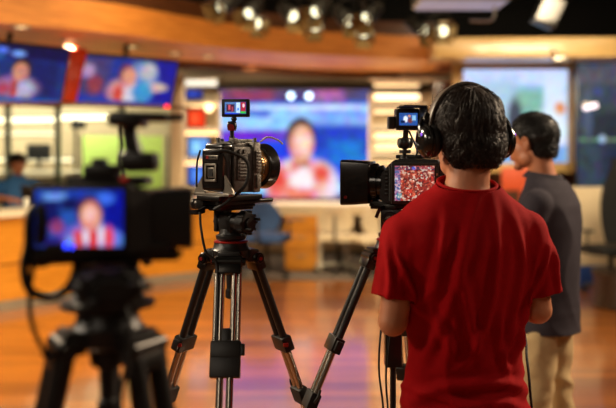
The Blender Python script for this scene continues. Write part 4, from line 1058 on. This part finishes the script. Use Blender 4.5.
def strands(H, n, length, m, name, parent, nape=-.07, frontz=.05, lift=.012, seed=1, wr=.0011, quiff=0, part_dir=1, q=None, c0=(0, -.014, .032), rad=(.079, .098, .09), back=False):
    """short locks that follow the skull from the crown outward"""
    rg = random.Random(seed); q = q or MB()
    c0 = V(c0); rad = V(rad)
    crown = V((.01 * part_dir, -.45, .9)).normalized()
    made = 0
    while made < n:
        u = V((rg.gauss(0, 1), rg.gauss(0, 1), rg.gauss(0, 1))).normalized()
        p = V((c0.x + u.x * rad.x, c0.y + u.y * rad.y, c0.z + u.z * rad.z))
        lim = frontz if p.y > .03 else (frontz + (nape - frontz) * min(1, (.03 - p.y) / .07))
        if p.z < lim or (back and (p.z > .02 or p.y > -.01)): continue
        made += 1
        d = (u - crown * u.dot(crown))
        if d.length < .01: d = V((1, 0, 0))
        d.normalize(); cl = noise.noise_vector(u * 6) * .45; d = (d + cl + V((rg.gauss(0, .22), rg.gauss(0, .22), rg.gauss(0, .22)))).normalized()
        L_ = length * rg.uniform(.7, 1.25) * (1.15 if u.z > .3 else .85)
        pts = []; cur = u.copy(); st = 6; li = lift * rg.uniform(.4, 1.5) * (1 + .6 * noise.noise(u * 5))
        for k in range(st + 1):
            f = k / st
            off = li * math.sin(min(1, f * 1.6) * math.pi / 2) + .003
            if quiff and p.y > .045: off += quiff * f
            e = V((c0.x + cur.x * (rad.x + off), c0.y + cur.y * (rad.y + off), c0.z + cur.z * (rad.z + off)))
            pts.append(H @ e)
            t = (d - cur * d.dot(cur)).normalized(); cur = (cur + t * (L_ / st) / .09).normalized(); d = t + V((0, 0, -.12)); d.normalize()
        w0 = wr * rg.uniform(.7, 1.6)
        q.tube(pts, lambda f, w0=w0: w0 * (1 - f * .85) + .0002, 3, 0)
    me_name = name
    return q

def ridged(v): return 1 - 2 * abs(noise.noise(v))
CREASES = [[(.02, -.02), (-.03, -.13), (-.06, -.26), (-.1, -.38), (-.135, -.46)], [(.05, -.02), (.045, -.16), (.03, -.3), (-.01, -.4), (-.06, -.47)],
    [(.095, -.06), (.12, -.2), (.1, -.33), (.08, -.42)], [(.17, -.14), (.14, -.27), (.135, -.38), (.1, -.46)], [(-.07, -.07), (-.09, -.17), (-.11, -.27)],
    [(-.05, -.2), (-.02, -.33), (.01, -.44)], [(.06, -.3), (.06, -.4), (.09, -.48)], [(-.125, -.3), (-.08, -.36), (-.05, -.44)], [(.15, -.31), (.1, -.38), (.06, -.44)],
    [(-.17, -.56), (-.1, -.5), (-.02, -.485), (.08, -.49), (.16, -.53)], [(-.16, -.6), (-.06, -.545), (.05, -.53), (.14, -.57)], [(-.15, -.5), (-.06, -.525), (.03, -.56)], [(.15, -.47), (.07, -.53), (0, -.57)],
    [(-.165, -.24), (-.14, -.3), (-.12, -.33)], [(-.2, -.16), (-.16, -.24), (-.135, -.29)], [(.2, -.16), (.165, -.25), (.14, -.3)], [(-.215, -.13), (-.205, -.22), (-.21, -.29)], [(.22, -.14), (.215, -.22), (.225, -.29)]]
def crease_set():
    out = []
    for i, c in enumerate(CREASES):
        pts = catmull([V((x, 1.505 + z, 0)) for x, z in c], 14)
        out.append((pts, .0095 if i < 13 else .0065, 1 if i % 3 else -1))
    return out
def creases(p, sets):
    h = 0
    for pts, wd, sg in sets:
        best = 9; end = 0
        for i, k in enumerate(pts):
            d2 = (p.x - k.x) ** 2 + (p.z - k.y) ** 2
            if d2 < best: best = d2; end = min(i, len(pts) - 1 - i) / (len(pts) * .3)
        if best > .0025: continue
        # finer: distance to the polyline through its samples is close enough at this spacing
        d = math.sqrt(best); h += min(1, .15 + end) * (math.exp(-(d / (wd * 1.15)) ** 2) - .45 * math.exp(-((d - wd * 2.2) / wd) ** 2))
    return h
def fold_torso(amp=.010, hem=.95, seed=0.0, use=None, hemk=.018):
    def f(p, n):
        w = noise.noise(V((p.x * 2.2 + seed, p.y * 2, p.z * 2.5))) * .9
        a = max(0, ridged(V((p.x * 8 + w * 1.5 + p.z * 1.2 + seed, p.y * 8, p.z * 1.9 + w)))) ** 1.6 - .35
        a2 = noise.noise(V((p.x * 14 + w * 2, p.y * 14 + seed, p.z * 4)))
        # gathered, mostly sideways folds at the lower hem
        hz = max(0, min(1, (hem + .17 - p.z) / .10))
        h = ridged(V((p.x * 3.2 + seed, p.y * 3, p.z * 17 + p.x * 3 + w * 2))) - .5
        k = max(.25, min(1, (1.46 - p.z) / .12))
        return amp * (a * k * (1 - .4 * hz) + .35 * a2) + hz * hemk * h + (.0085 * creases(p, use) if use and n.y < .2 else 0)
    return f

def person(T, label, J, headM, skin, shirt_m, trous_m, hair_q, hair_m, voxel=.0055, shirt='t', opt=None):
    opt = opt or {}
    t = thing('person', label, 'person', T)
    nb, hc = V(J['neck']), headM.translation
    q = MB()
    head_shape(q, headM)
    q.cap(headM @ V((0, -.025, -.05)), nb + V((0, 0, .01)), .052, .056); q.cap(nb + V((0, 0, .01)), nb - V((0, 0, .04)), .057, .07)
    q.loft([(z, rx, ry, cx, cy) for z, rx, ry, cx, cy in J['torso_in']], 32)
    for s in ('l', 'r'):
        sh_, el, wr_ = V(J['sh_' + s]), V(J['el_' + s]), V(J['wr_' + s])
        q.cap(sh_, el, .046, .036); q.ball(el, .037); q.cap(el, el.lerp(wr_, .35), .036, .038); q.cap(el.lerp(wr_, .3), wr_, .038, .024)
        hd_ = J['hand_' + s]; hand(q, wr_ + V(hd_[0]).normalized() * .02, hd_[0], hd_[1], hd_[2], hd_[3])
        hp, kn, an = V(J['hip_' + s]), V(J['kn_' + s]), V(J['an_' + s])
        q.cap(hp, kn, .058, .048); q.cap(kn, kn.lerp(an, .35), .05, .052); q.cap(kn.lerp(an, .3), an, .05, .034)
        fd = V(J.get('toe', (0, 1, 0))); q.cap(an - fd * .03 + V((0, 0, -.05)), an + fd * .14 + V((0, 0, -.06)), .034, .028)
    soft_part('body', q, voxel, skin, t, 3)
    for s in (-1, 1):
        e = MB(); e.T = headM; e.ball((s * .031, .081, .004), .0118); eo = part_local('eye', e, M['eye'], t)
        e = MB(); e.T = headM; e.ball((s * .031, .0885, .004), (.0055, .0045, .0055)); part_local('iris', e, M['iris'], eo)
    # hair
    q = MB(); hair_cap(q, headM, grow=opt.get('hair', 1.0))
    cuts = [(headM @ V((0, .052, .055)), headM.to_3x3() @ V((0, .8, -.62)), .16)]
    ho = soft_part('hair', q, .006, hair_m, t, 3, disp=lambda p, n: .003 * noise.noise(p * 45) + .004 * noise.noise(p * 18), cuts=cuts)
    if hair_q: part_local('hair_locks', hair_q, hair_m, ho)
    # shirt
    q = MB(); q.loft(J['torso'], 48); ends = []
    cuts = [(nb + V((0, .0, .021)), V((0, -.25, 1)), .15), (V((J['torso'][0][3], J['torso'][0][4], J['torso'][0][0] + .02)), (0, 0, -1), .4)]
    for s in ('l', 'r'):
        sh_, el, he = V(J['sh_' + s]), V(J['el_' + s]), V(J['hem_' + s]); r0, r1 = J.get('slv', (.068, .071))
        he2 = he + (he - sh_).normalized() * .04
        he2 = he
        q.cap(sh_ + V((0, 0, -.012)), sh_.lerp(he2, .5), r0, (r0 + r1) / 2); q.cyl(sh_.lerp(he2, .45), he2, (r0 + r1) / 2, r1 * 1.02, 32)
        ends.append((he, (he - sh_).normalized(), r1 * 1.02))
    fold = fold_torso(opt.get('fold', .01), J['torso'][0][0] + .02, opt.get('seed', 0), opt.get('creases'), opt.get('hemk', .018))
    so = soft_part(opt.get('shirt_name', 't_shirt'), q, .0065, shirt_m, t, 12, cuts=cuts, disp=fold, solid=.003, ends=ends)
    cq = MB()
    if shirt == 'polo':
        cq.T = Matrix.Translation(nb + V((0, -.004, .022))) @ Matrix.Rotation(R(8), 4, 'X')
        cq.lathe((0, 0, -.02), (0, 0, 1), [(0, .088), (.006, .086), (.024, .073), (.028, .07), (.026, .067), (.0, .074)], 40, cap=False)
    else:
        cq.torus(nb + V((0, -.001, .021)), (0, -.25, 1), .073, .0045, 40, 8, sc=(1.0, 1.0))
    part_local('collar', cq, shirt_m, so)
    # trousers
    q = MB()
    q.loft(J['pelvis'], 40)
    cuts = []
    for s in ('l', 'r'):
        hp, kn, an = V(J['hip_' + s]), V(J['kn_' + s]), V(J['an_' + s])
        q.cap(hp, kn, opt.get('thigh', .082), .07); q.cyl(kn, an - V((0, 0, .03)), .072, .062, 28); q.ball(kn, .072)
        cuts.append((an - V((0, 0, .01)), (0, 0, -1), .11))
    def tf(p, n):
        w = noise.noise(V((p.x * 3, p.y * 3, p.z * 3 + 4))) * 1.2
        return .013 * (ridged(V((p.x * 6 + w, p.y * 6, p.z * 7 + w * 2))) - .5) + .004 * noise.noise(p * 16)
    soft_part('trousers', q, .009, trous_m, t, 6, cuts=cuts, disp=tf, solid=.003)
    for s in ('l', 'r'):
        an = V(J['an_' + s]); fd = V(J.get('toe', (0, 1, 0))); q = MB()
        g = an.z - .085
        q.cap(V((an.x, an.y - .035, g + .045)), V((an.x, an.y + .02, g + .05)), .043, .045); q.cap(V((an.x, an.y, g + .042)), V((an.x + fd.x * .15, an.y + .16, g + .034)), .042, .034)
        cuts = [(V((an.x, an.y + .05, g + .002)), (0, 0, -1), .3)]
        soft_part('shoe', q, .007, M['shoe'], t, 4, cuts=cuts, solid=.002)
    return t

def part_local(name, mb, m, parent):
    """mesh already in the person's local frame"""
    me = bpy.data.meshes.new(name); bmesh.ops.recalc_face_normals(mb.bm, faces=mb.bm.faces[:]); mb.bm.to_mesh(me); mb.bm.free()
    me.polygons.foreach_set('use_smooth', [True] * len(me.polygons)); me.materials.append(m)
    o = bpy.data.objects.new(name, me); link(o, parent); return o

# ---- operator in the red t-shirt
headR = TR((.014, .03, 1.612), 6, -8, 0)
J = dict(neck=(.008, .0, 1.475), sh_l=(-.152, -.005, 1.378), sh_r=(.156, -.005, 1.382),
    el_l=(-.19, -.03, 1.16), el_r=(.186, -.02, 1.178), wr_l=(-.112, .175, 1.2), wr_r=(.095, .175, 1.19),
    hand_l=((.18, .95, .1), (.1, -.1, -1), 1, (40, 65, 50)), hand_r=((-.1, .95, .1), (-.1, -.1, -1), -1, (40, 65, 50)),
    hem_l=(-.184, -.02, 1.212), hem_r=(.19, -.02, 1.212), slv=(.06, .058),
    hip_l=(-.08, 0, .86), hip_r=(.08, 0, .86), kn_l=(-.11, .02, .5), kn_r=(.11, .02, .5), an_l=(-.12, -.02, .085), an_r=(.12, -.02, .085),
    torso_in=[(.86, .1, .07, 0, 0), (.98, .105, .07, 0, 0), (1.1, .125, .085, 0, 0), (1.3, .155, .095, 0, 0), (1.42, .14, .08, 0, 0), (1.46, .07, .05, 0, 0)],
    torso=[(.86, .17, .125, 0, 0), (.93, .162, .12, 0, 0), (1.0, .15, .113, 0, 0), (1.08, .142, .108, 0, 0), (1.17, .15, .114, 0, 0), (1.27, .176, .122, 0, 0), (1.35, .188, .118, 0, -.005),
           (1.41, .178, .1, 0, -.005), (1.445, .145, .085, 0, -.003), (1.472, .108, .076, .004, 0), (1.495, .08, .07, .008, .0), (1.53, .07, .062, .008, .005)],
    pelvis=[(.84, .14, .1, 0, 0), (.93, .135, .092, 0, 0), (.97, .125, .085, 0, 0)])
hq = strands(headR, 5200, .052, M['hair'], 'hair_locks', None, nape=-.075, frontz=.06, lift=.010, seed=4, quiff=.018, rad=(.073, .095, .089))
hq = strands(headR, 2600, .035, M['hair'], 'hair_locks', None, nape=-.085, frontz=.06, lift=.008, seed=5, q=hq, c0=(0, -.05, -.025), rad=(.067, .056, .07), back=True)
person(MP, 'man in a red t-shirt and black headphones, seen from behind, working the camcorder', J, headR, M['skin'], M['shirt'], M['jeans'], hq, M['hair'], .005, 't', dict(seed=3.3, thigh=.07, fold=.010, hair=.7, creases=crease_set()))
# ---- headphones
HW = MP @ headR
hp = thing('headphones', 'black over-ear headphones with a taupe headband on the red-shirted man', 'headphones', HW)
q = MB(HW)
arc = []
for i in range(25):
    a = R(-8 + 196 * i / 24); arc.append(V((math.cos(a) * .1, -.002 - .012 * math.sin(a), .018 + math.sin(a) * .118)))
n_ = len(arc); rings = []
for i, p in enumerate(arc):
    tn = (arc[min(i + 1, n_ - 1)] - arc[max(i - 1, 0)]).normalized(); o_ = tn.cross(V((0, 1, 0))).normalized()
    wd = .013 + .006 * math.sin(math.pi * i / 24)
    rings.append([q._v(p + V((0, y * wd, 0)) + o_ * z * .004) for y, z in ((-1, -.6), (-.8, -1), (.8, -1), (1, -.6), (1, .6), (.8, 1), (-.8, 1), (-1, .6))])
for a, c in zip(rings, rings[1:]):
    for i in range(8): q.bm.faces.new((a[i], a[(i + 1) % 8], c[(i + 1) % 8], c[i]))
q.bm.faces.new(rings[0]); q.bm.faces.new(rings[-1])
part('headband', q, M['band'], hp, label='taupe padded headband')
for s in (-1, 1):
    q = MB(HW); q.lathe((s * .088, -.004, -.012), (s, -.1, 0), [(0, .034), (.004, .039), (.016, .04), (.02, .036), (.021, .03)], 36, squash=(.92, 1.12)) if 0 else q.lathe((s * .1, -.004, -.01), (s, -.08, -.05), [(0, .036), (.004, .041), (.014, .041), (.022, .036), (.027, .026), (.028, .022), (.025, .02), (.025, .001)], 40)
    q.tube([(s * .113, -.002, .05), (s * .122, -.004, .03), (s * .124, -.004, .0)], .006, 8); cupo = part('ear_cup', q, M['gloss'], hp)
    q = MB(HW); q.torus((s * .094, -.004, -.01), (s, -.08, -.05), .03, .0125, 36, 12); part('ear_pad', q, M['blackr'], cupo)
    q = MB(HW); q.tube([(s * .1, -.006, .03), (s * .11, -.006, .042), (s * .102, -.004, .06)], .007, 8); q.torus((s * .112, -.004, -.01), (s, -.08, -.05), .041, .003, 36, 6); part('yoke', q, M['steel'], cupo)
    q = MB(HW); q.ball((s * .128, -.022, .004), (.0015, .0035, .0045)); part('indicator_light', q, M['purple'], cupo)
cable([MP @ V((.1, .12, 1.43)), MP @ V((.1, .155, 1.3)), P(521, 325, 2.3), P(527, 360, 2.22), P(530, 390, 2.18), P(532, 430, 2.18), P(530, 560, 2.2)], .0035, 'thin black cable hanging at the right side of the red-shirted man')

# ---- man in the charcoal shirt
MP2 = TR((P(548.5, 0, 3.6).x, 3.6, 0), 56)
head2 = TR((-.005, .07, 1.612), -4, -4, 0)
J2 = dict(J); J2.update(sh_l=(-.155, -.005, 1.372), sh_r=(.155, -.005, 1.372), el_l=(-.21, .08, 1.13), el_r=(.21, .06, 1.13), wr_l=(-.07, .24, 1.15), wr_r=(.07, .26, 1.18),
    hand_l=((.9, .3, .05), (0, -1, 0), 1, (20, 25, 20)), hand_r=((-.9, .3, .05), (0, -1, 0), -1, (20, 25, 20)), hem_l=(-.197, .05, 1.19), hem_r=(.197, .05, 1.19), slv=(.062, .062), neck=(0, .022, 1.455),
    torso=[(.805, .158, .128, 0, 0), (.85, .156, .126, 0, 0), (.92, .152, .124, 0, 0), (1.02, .15, .122, 0, 0), (1.17, .158, .125, 0, 0), (1.27, .175, .128, 0, 0), (1.35, .18, .12, 0, -.002),
           (1.4, .168, .102, 0, 0), (1.435, .135, .088, 0, .004), (1.46, .1, .078, 0, .014), (1.485, .078, .07, 0, .02), (1.52, .07, .064, 0, .024)],
    pelvis=[(.84, .135, .1, 0, 0), (.93, .13, .09, 0, 0), (.97, .12, .08, 0, 0)], kn_l=(-.1, .03, .5), kn_r=(.1, .0, .5), an_l=(-.11, .0, .085), an_r=(.11, -.04, .085))
hq = strands(head2, 2600, .022, M['hair2'], 'hair_locks', None, nape=-.06, frontz=.06, lift=.006, seed=9)
hq = strands(head2, 1200, .02, M['hair2'], 'hair_locks', None, nape=-.07, frontz=.06, lift=.005, seed=6, q=hq, c0=(0, -.05, -.025), rad=(.062, .053, .066), back=True)
person(MP2, 'man in a charcoal shirt and khaki trousers standing at the right, looking left', J2, head2, M['skin2'], M['polo'], M['khaki'], hq, M['hair2'], .006, 'polo', dict(seed=9.1, thigh=.074, fold=.008, hemk=.003, hair=.7, shirt_name='polo_shirt'))

# ---- presenter at the left desk, seated on a high chair
MP3 = TR((P(17, 0, 9.95).x, 9.95, -.165), 205)
head3 = TR((.0, .1, 1.58), 25, -20, 0)
J3 = dict(J); J3.update(neck=(0, .035, 1.43), sh_l=(-.17, .02, 1.35), sh_r=(.17, .02, 1.35), el_l=(-.3, .2, 1.2), el_r=(.28, .2, 1.2), wr_l=(-.16, .42, 1.2), wr_r=(.12, .42, 1.2),
    hand_l=((.5, .85, -.05), (0, 0, -1), 1, (15, 20, 15)), hand_r=((-.5, .85, -.05), (0, 0, -1), -1, (15, 20, 15)), hem_l=(-.285, .18, 1.215), hem_r=(.265, .18, 1.215), slv=(.062, .056),
    torso_in=[(.9, .1, .07, 0, 0), (1.1, .125, .09, 0, .01), (1.3, .155, .095, 0, .02), (1.38, .14, .08, 0, .03), (1.42, .07, .05, 0, .035)],
    torso=[(.84, .165, .13, 0, 0), (.9, .165, .128, 0, 0), (1.0, .158, .12, 0, .0), (1.12, .16, .12, 0, .01), (1.22, .172, .122, 0, .015), (1.31, .178, .115, 0, .02), (1.37, .165, .1, 0, .028), (1.4, .125, .085, 0, .03), (1.43, .085, .074, 0, .035), (1.46, .068, .066, 0, .04), (1.49, .062, .062, 0, .042)],
    hip_l=(-.09, .02, .93), hip_r=(.09, .02, .93), kn_l=(-.12, .42, .95), kn_r=(.12, .42, .95), an_l=(-.12, .45, .52), an_r=(.12, .45, .52),
    pelvis=[(.84, .15, .12, 0, 0), (.95, .15, .115, 0, 0), (1.02, .14, .1, 0, 0)])
hq = strands(head3, 500, .03, M['hair'], 'hair_locks', None, nape=-.05, frontz=.06, lift=.01, seed=12, wr=.003)
person(MP3, 'presenter in a blue shirt leaning over the curved desk at far left', J3, head3, M['skin'], M['blue'], M['jeans'], hq, M['hair2'], .008, 'polo', dict(seed=1.1, fold=.006, hemk=.004, shirt_name='dress_shirt'))
stl = thing('bar_stool', 'tall dark stool under the presenter at the curved desk', 'stool', TR((MP3.translation.x, MP3.translation.y, 0)))
sx, sy = MP3.translation.x, MP3.translation.y
q = MB(); q.lathe((sx, sy, .6), (0, 0, 1), [(0, .17), (.01, .19), (.05, .19), (.065, .17)], 28); part('seat', q, M['chair'], stl)
q = MB(); q.cyl((sx, sy, .03), (sx, sy, .6), .03); part('pole', q, M['steel'], stl)
q = MB(); q.lathe((sx, sy, .001), (0, 0, 1), [(0, .21), (.01, .21), (.03, .04)], 28); part('base', q, M['steel'], stl)
q = MB(); q.torus((sx, sy, .28), (0, 0, 1), .16, .012); q.cyl((sx - .16, sy, .28), (sx + .16, sy, .28), .01); part('foot_ring', q, M['steel'], stl)

# ================================================================== LIGHT
def area(name, loc, target, size, energy, color, sy_=None, spread=180):
    L_ = bpy.data.lights.new(name, 'AREA'); L_.energy = energy; L_.color = color; L_.size = size; L_.spread = R(spread)
    if sy_: L_.shape = 'RECTANGLE'; L_.size_y = sy_
    o = bpy.data.objects.new(name, L_); C.objects.link(o); o.location = loc
    o.rotation_euler = (V(target) - V(loc)).to_track_quat('-Z', 'Y').to_euler(); return o
area('stage_light', (-.5, 6.2, 3.7), (-.6, 7.6, 0), 3.5, 210, (1, .82, .5), 1.5, 110)
area('stage_light', (3.6, 6.0, 3.7), (3.0, 7.6, 0), 2.5, 100, (1, .84, .54), 1.5, 120)
area('stage_light', (-4.2, 5.6, 3.7), (-4.2, 7.2, .2), 2.5, 135, (1, .82, .48), 1.5, 100)
area('fascia_fill', (-.2, 7.6, 3.2), (-.4, 10.0, 2.75), 4.0, 15, (1, .76, .42), .3, 120)  # added light with no fitting, brightens the timber fascia
area('fascia_fill', (-4.4, 5.6, 3.1), (-4.6, 8.0, 2.75), 2.5, 4, (1, .78, .42), .3, 120)  # same added fascia light for the left end
area('bay_fill', (2.6, 7.4, 2.9), (2.7, 11, 1.8), 1.6, 24, (1, .82, .55), .4, 80)  # added to brighten the oak frame and header, no lamp modelled here
area('soffit_fill', (0, 11.6, .98), (0, 11.0, 2.7), 3.0, 14, (1, .8, .5), .2, 150)  # unseen light added below to lift the soffit underside
area('desk_light', (0, 10.7, 2.6), (.3, 11.6, .6), 3.0, 45, (1, .84, .6), .4, 140)
area('office_light', (-4.2, 11.7, 2.6), (-4.2, 12.9, 1.2), 3.2, 70, (1, .92, .72), .8)
area('studio_key', (-2.6, 3.6, 3.2), (.2, 2.2, 1.3), .5, 130, (1, .8, .56))
area('studio_rim', (3.2, 3.8, 3.1), (.6, 2.4, 1.3), .5, 150, (1, .76, .52))
area('rake_fill', (-2.5, 1.75, 2.5), (.3, 2.1, 1.3), .45, 30, (1, .84, .64))  # added side light grazing the shirt back to bring out its folds
area('rake_fill', (2.5, 1.7, 2.6), (.3, 2.2, 1.3), .45, 13, (1, .8, .6))  # weaker added grazing light from the right
area('room_fill', (-1.6, -1.2, 3.0), (.1, 2.4, 1.3), .8, 10, (1, .84, .66))  # small added fill from behind the viewer, no fitting
w = bpy.data.worlds.new('studio_ambience'); bpy.context.scene.world = w; w.use_nodes = True
w.node_tree.nodes['Background'].inputs[0].default_value = (1, .62, .38, 1); w.node_tree.nodes['Background'].inputs[1].default_value = .06

# ================================================================== CAMERA
cam = bpy.data.cameras.new('camera'); co_ = bpy.data.objects.new('camera', cam); C.objects.link(co_)
co_.location = (0, 0, EYE); co_.rotation_euler = (math.pi / 2, 0, 0)
cam.sensor_width = 36; cam.lens = 36 * F / 616; cam.shift_y = (HY - 204) / 616
cam.clip_start = .05
cam.dof.use_dof = True; cam.dof.focus_distance = 2.36; cam.dof.aperture_fstop = 1.75
sc_ = bpy.context.scene; sc_.camera = co_
sc_.view_settings.view_transform = 'Standard'; sc_.view_settings.look = 'None'; sc_.view_settings.gamma = 1
sc_.view_settings.exposure = 0.0
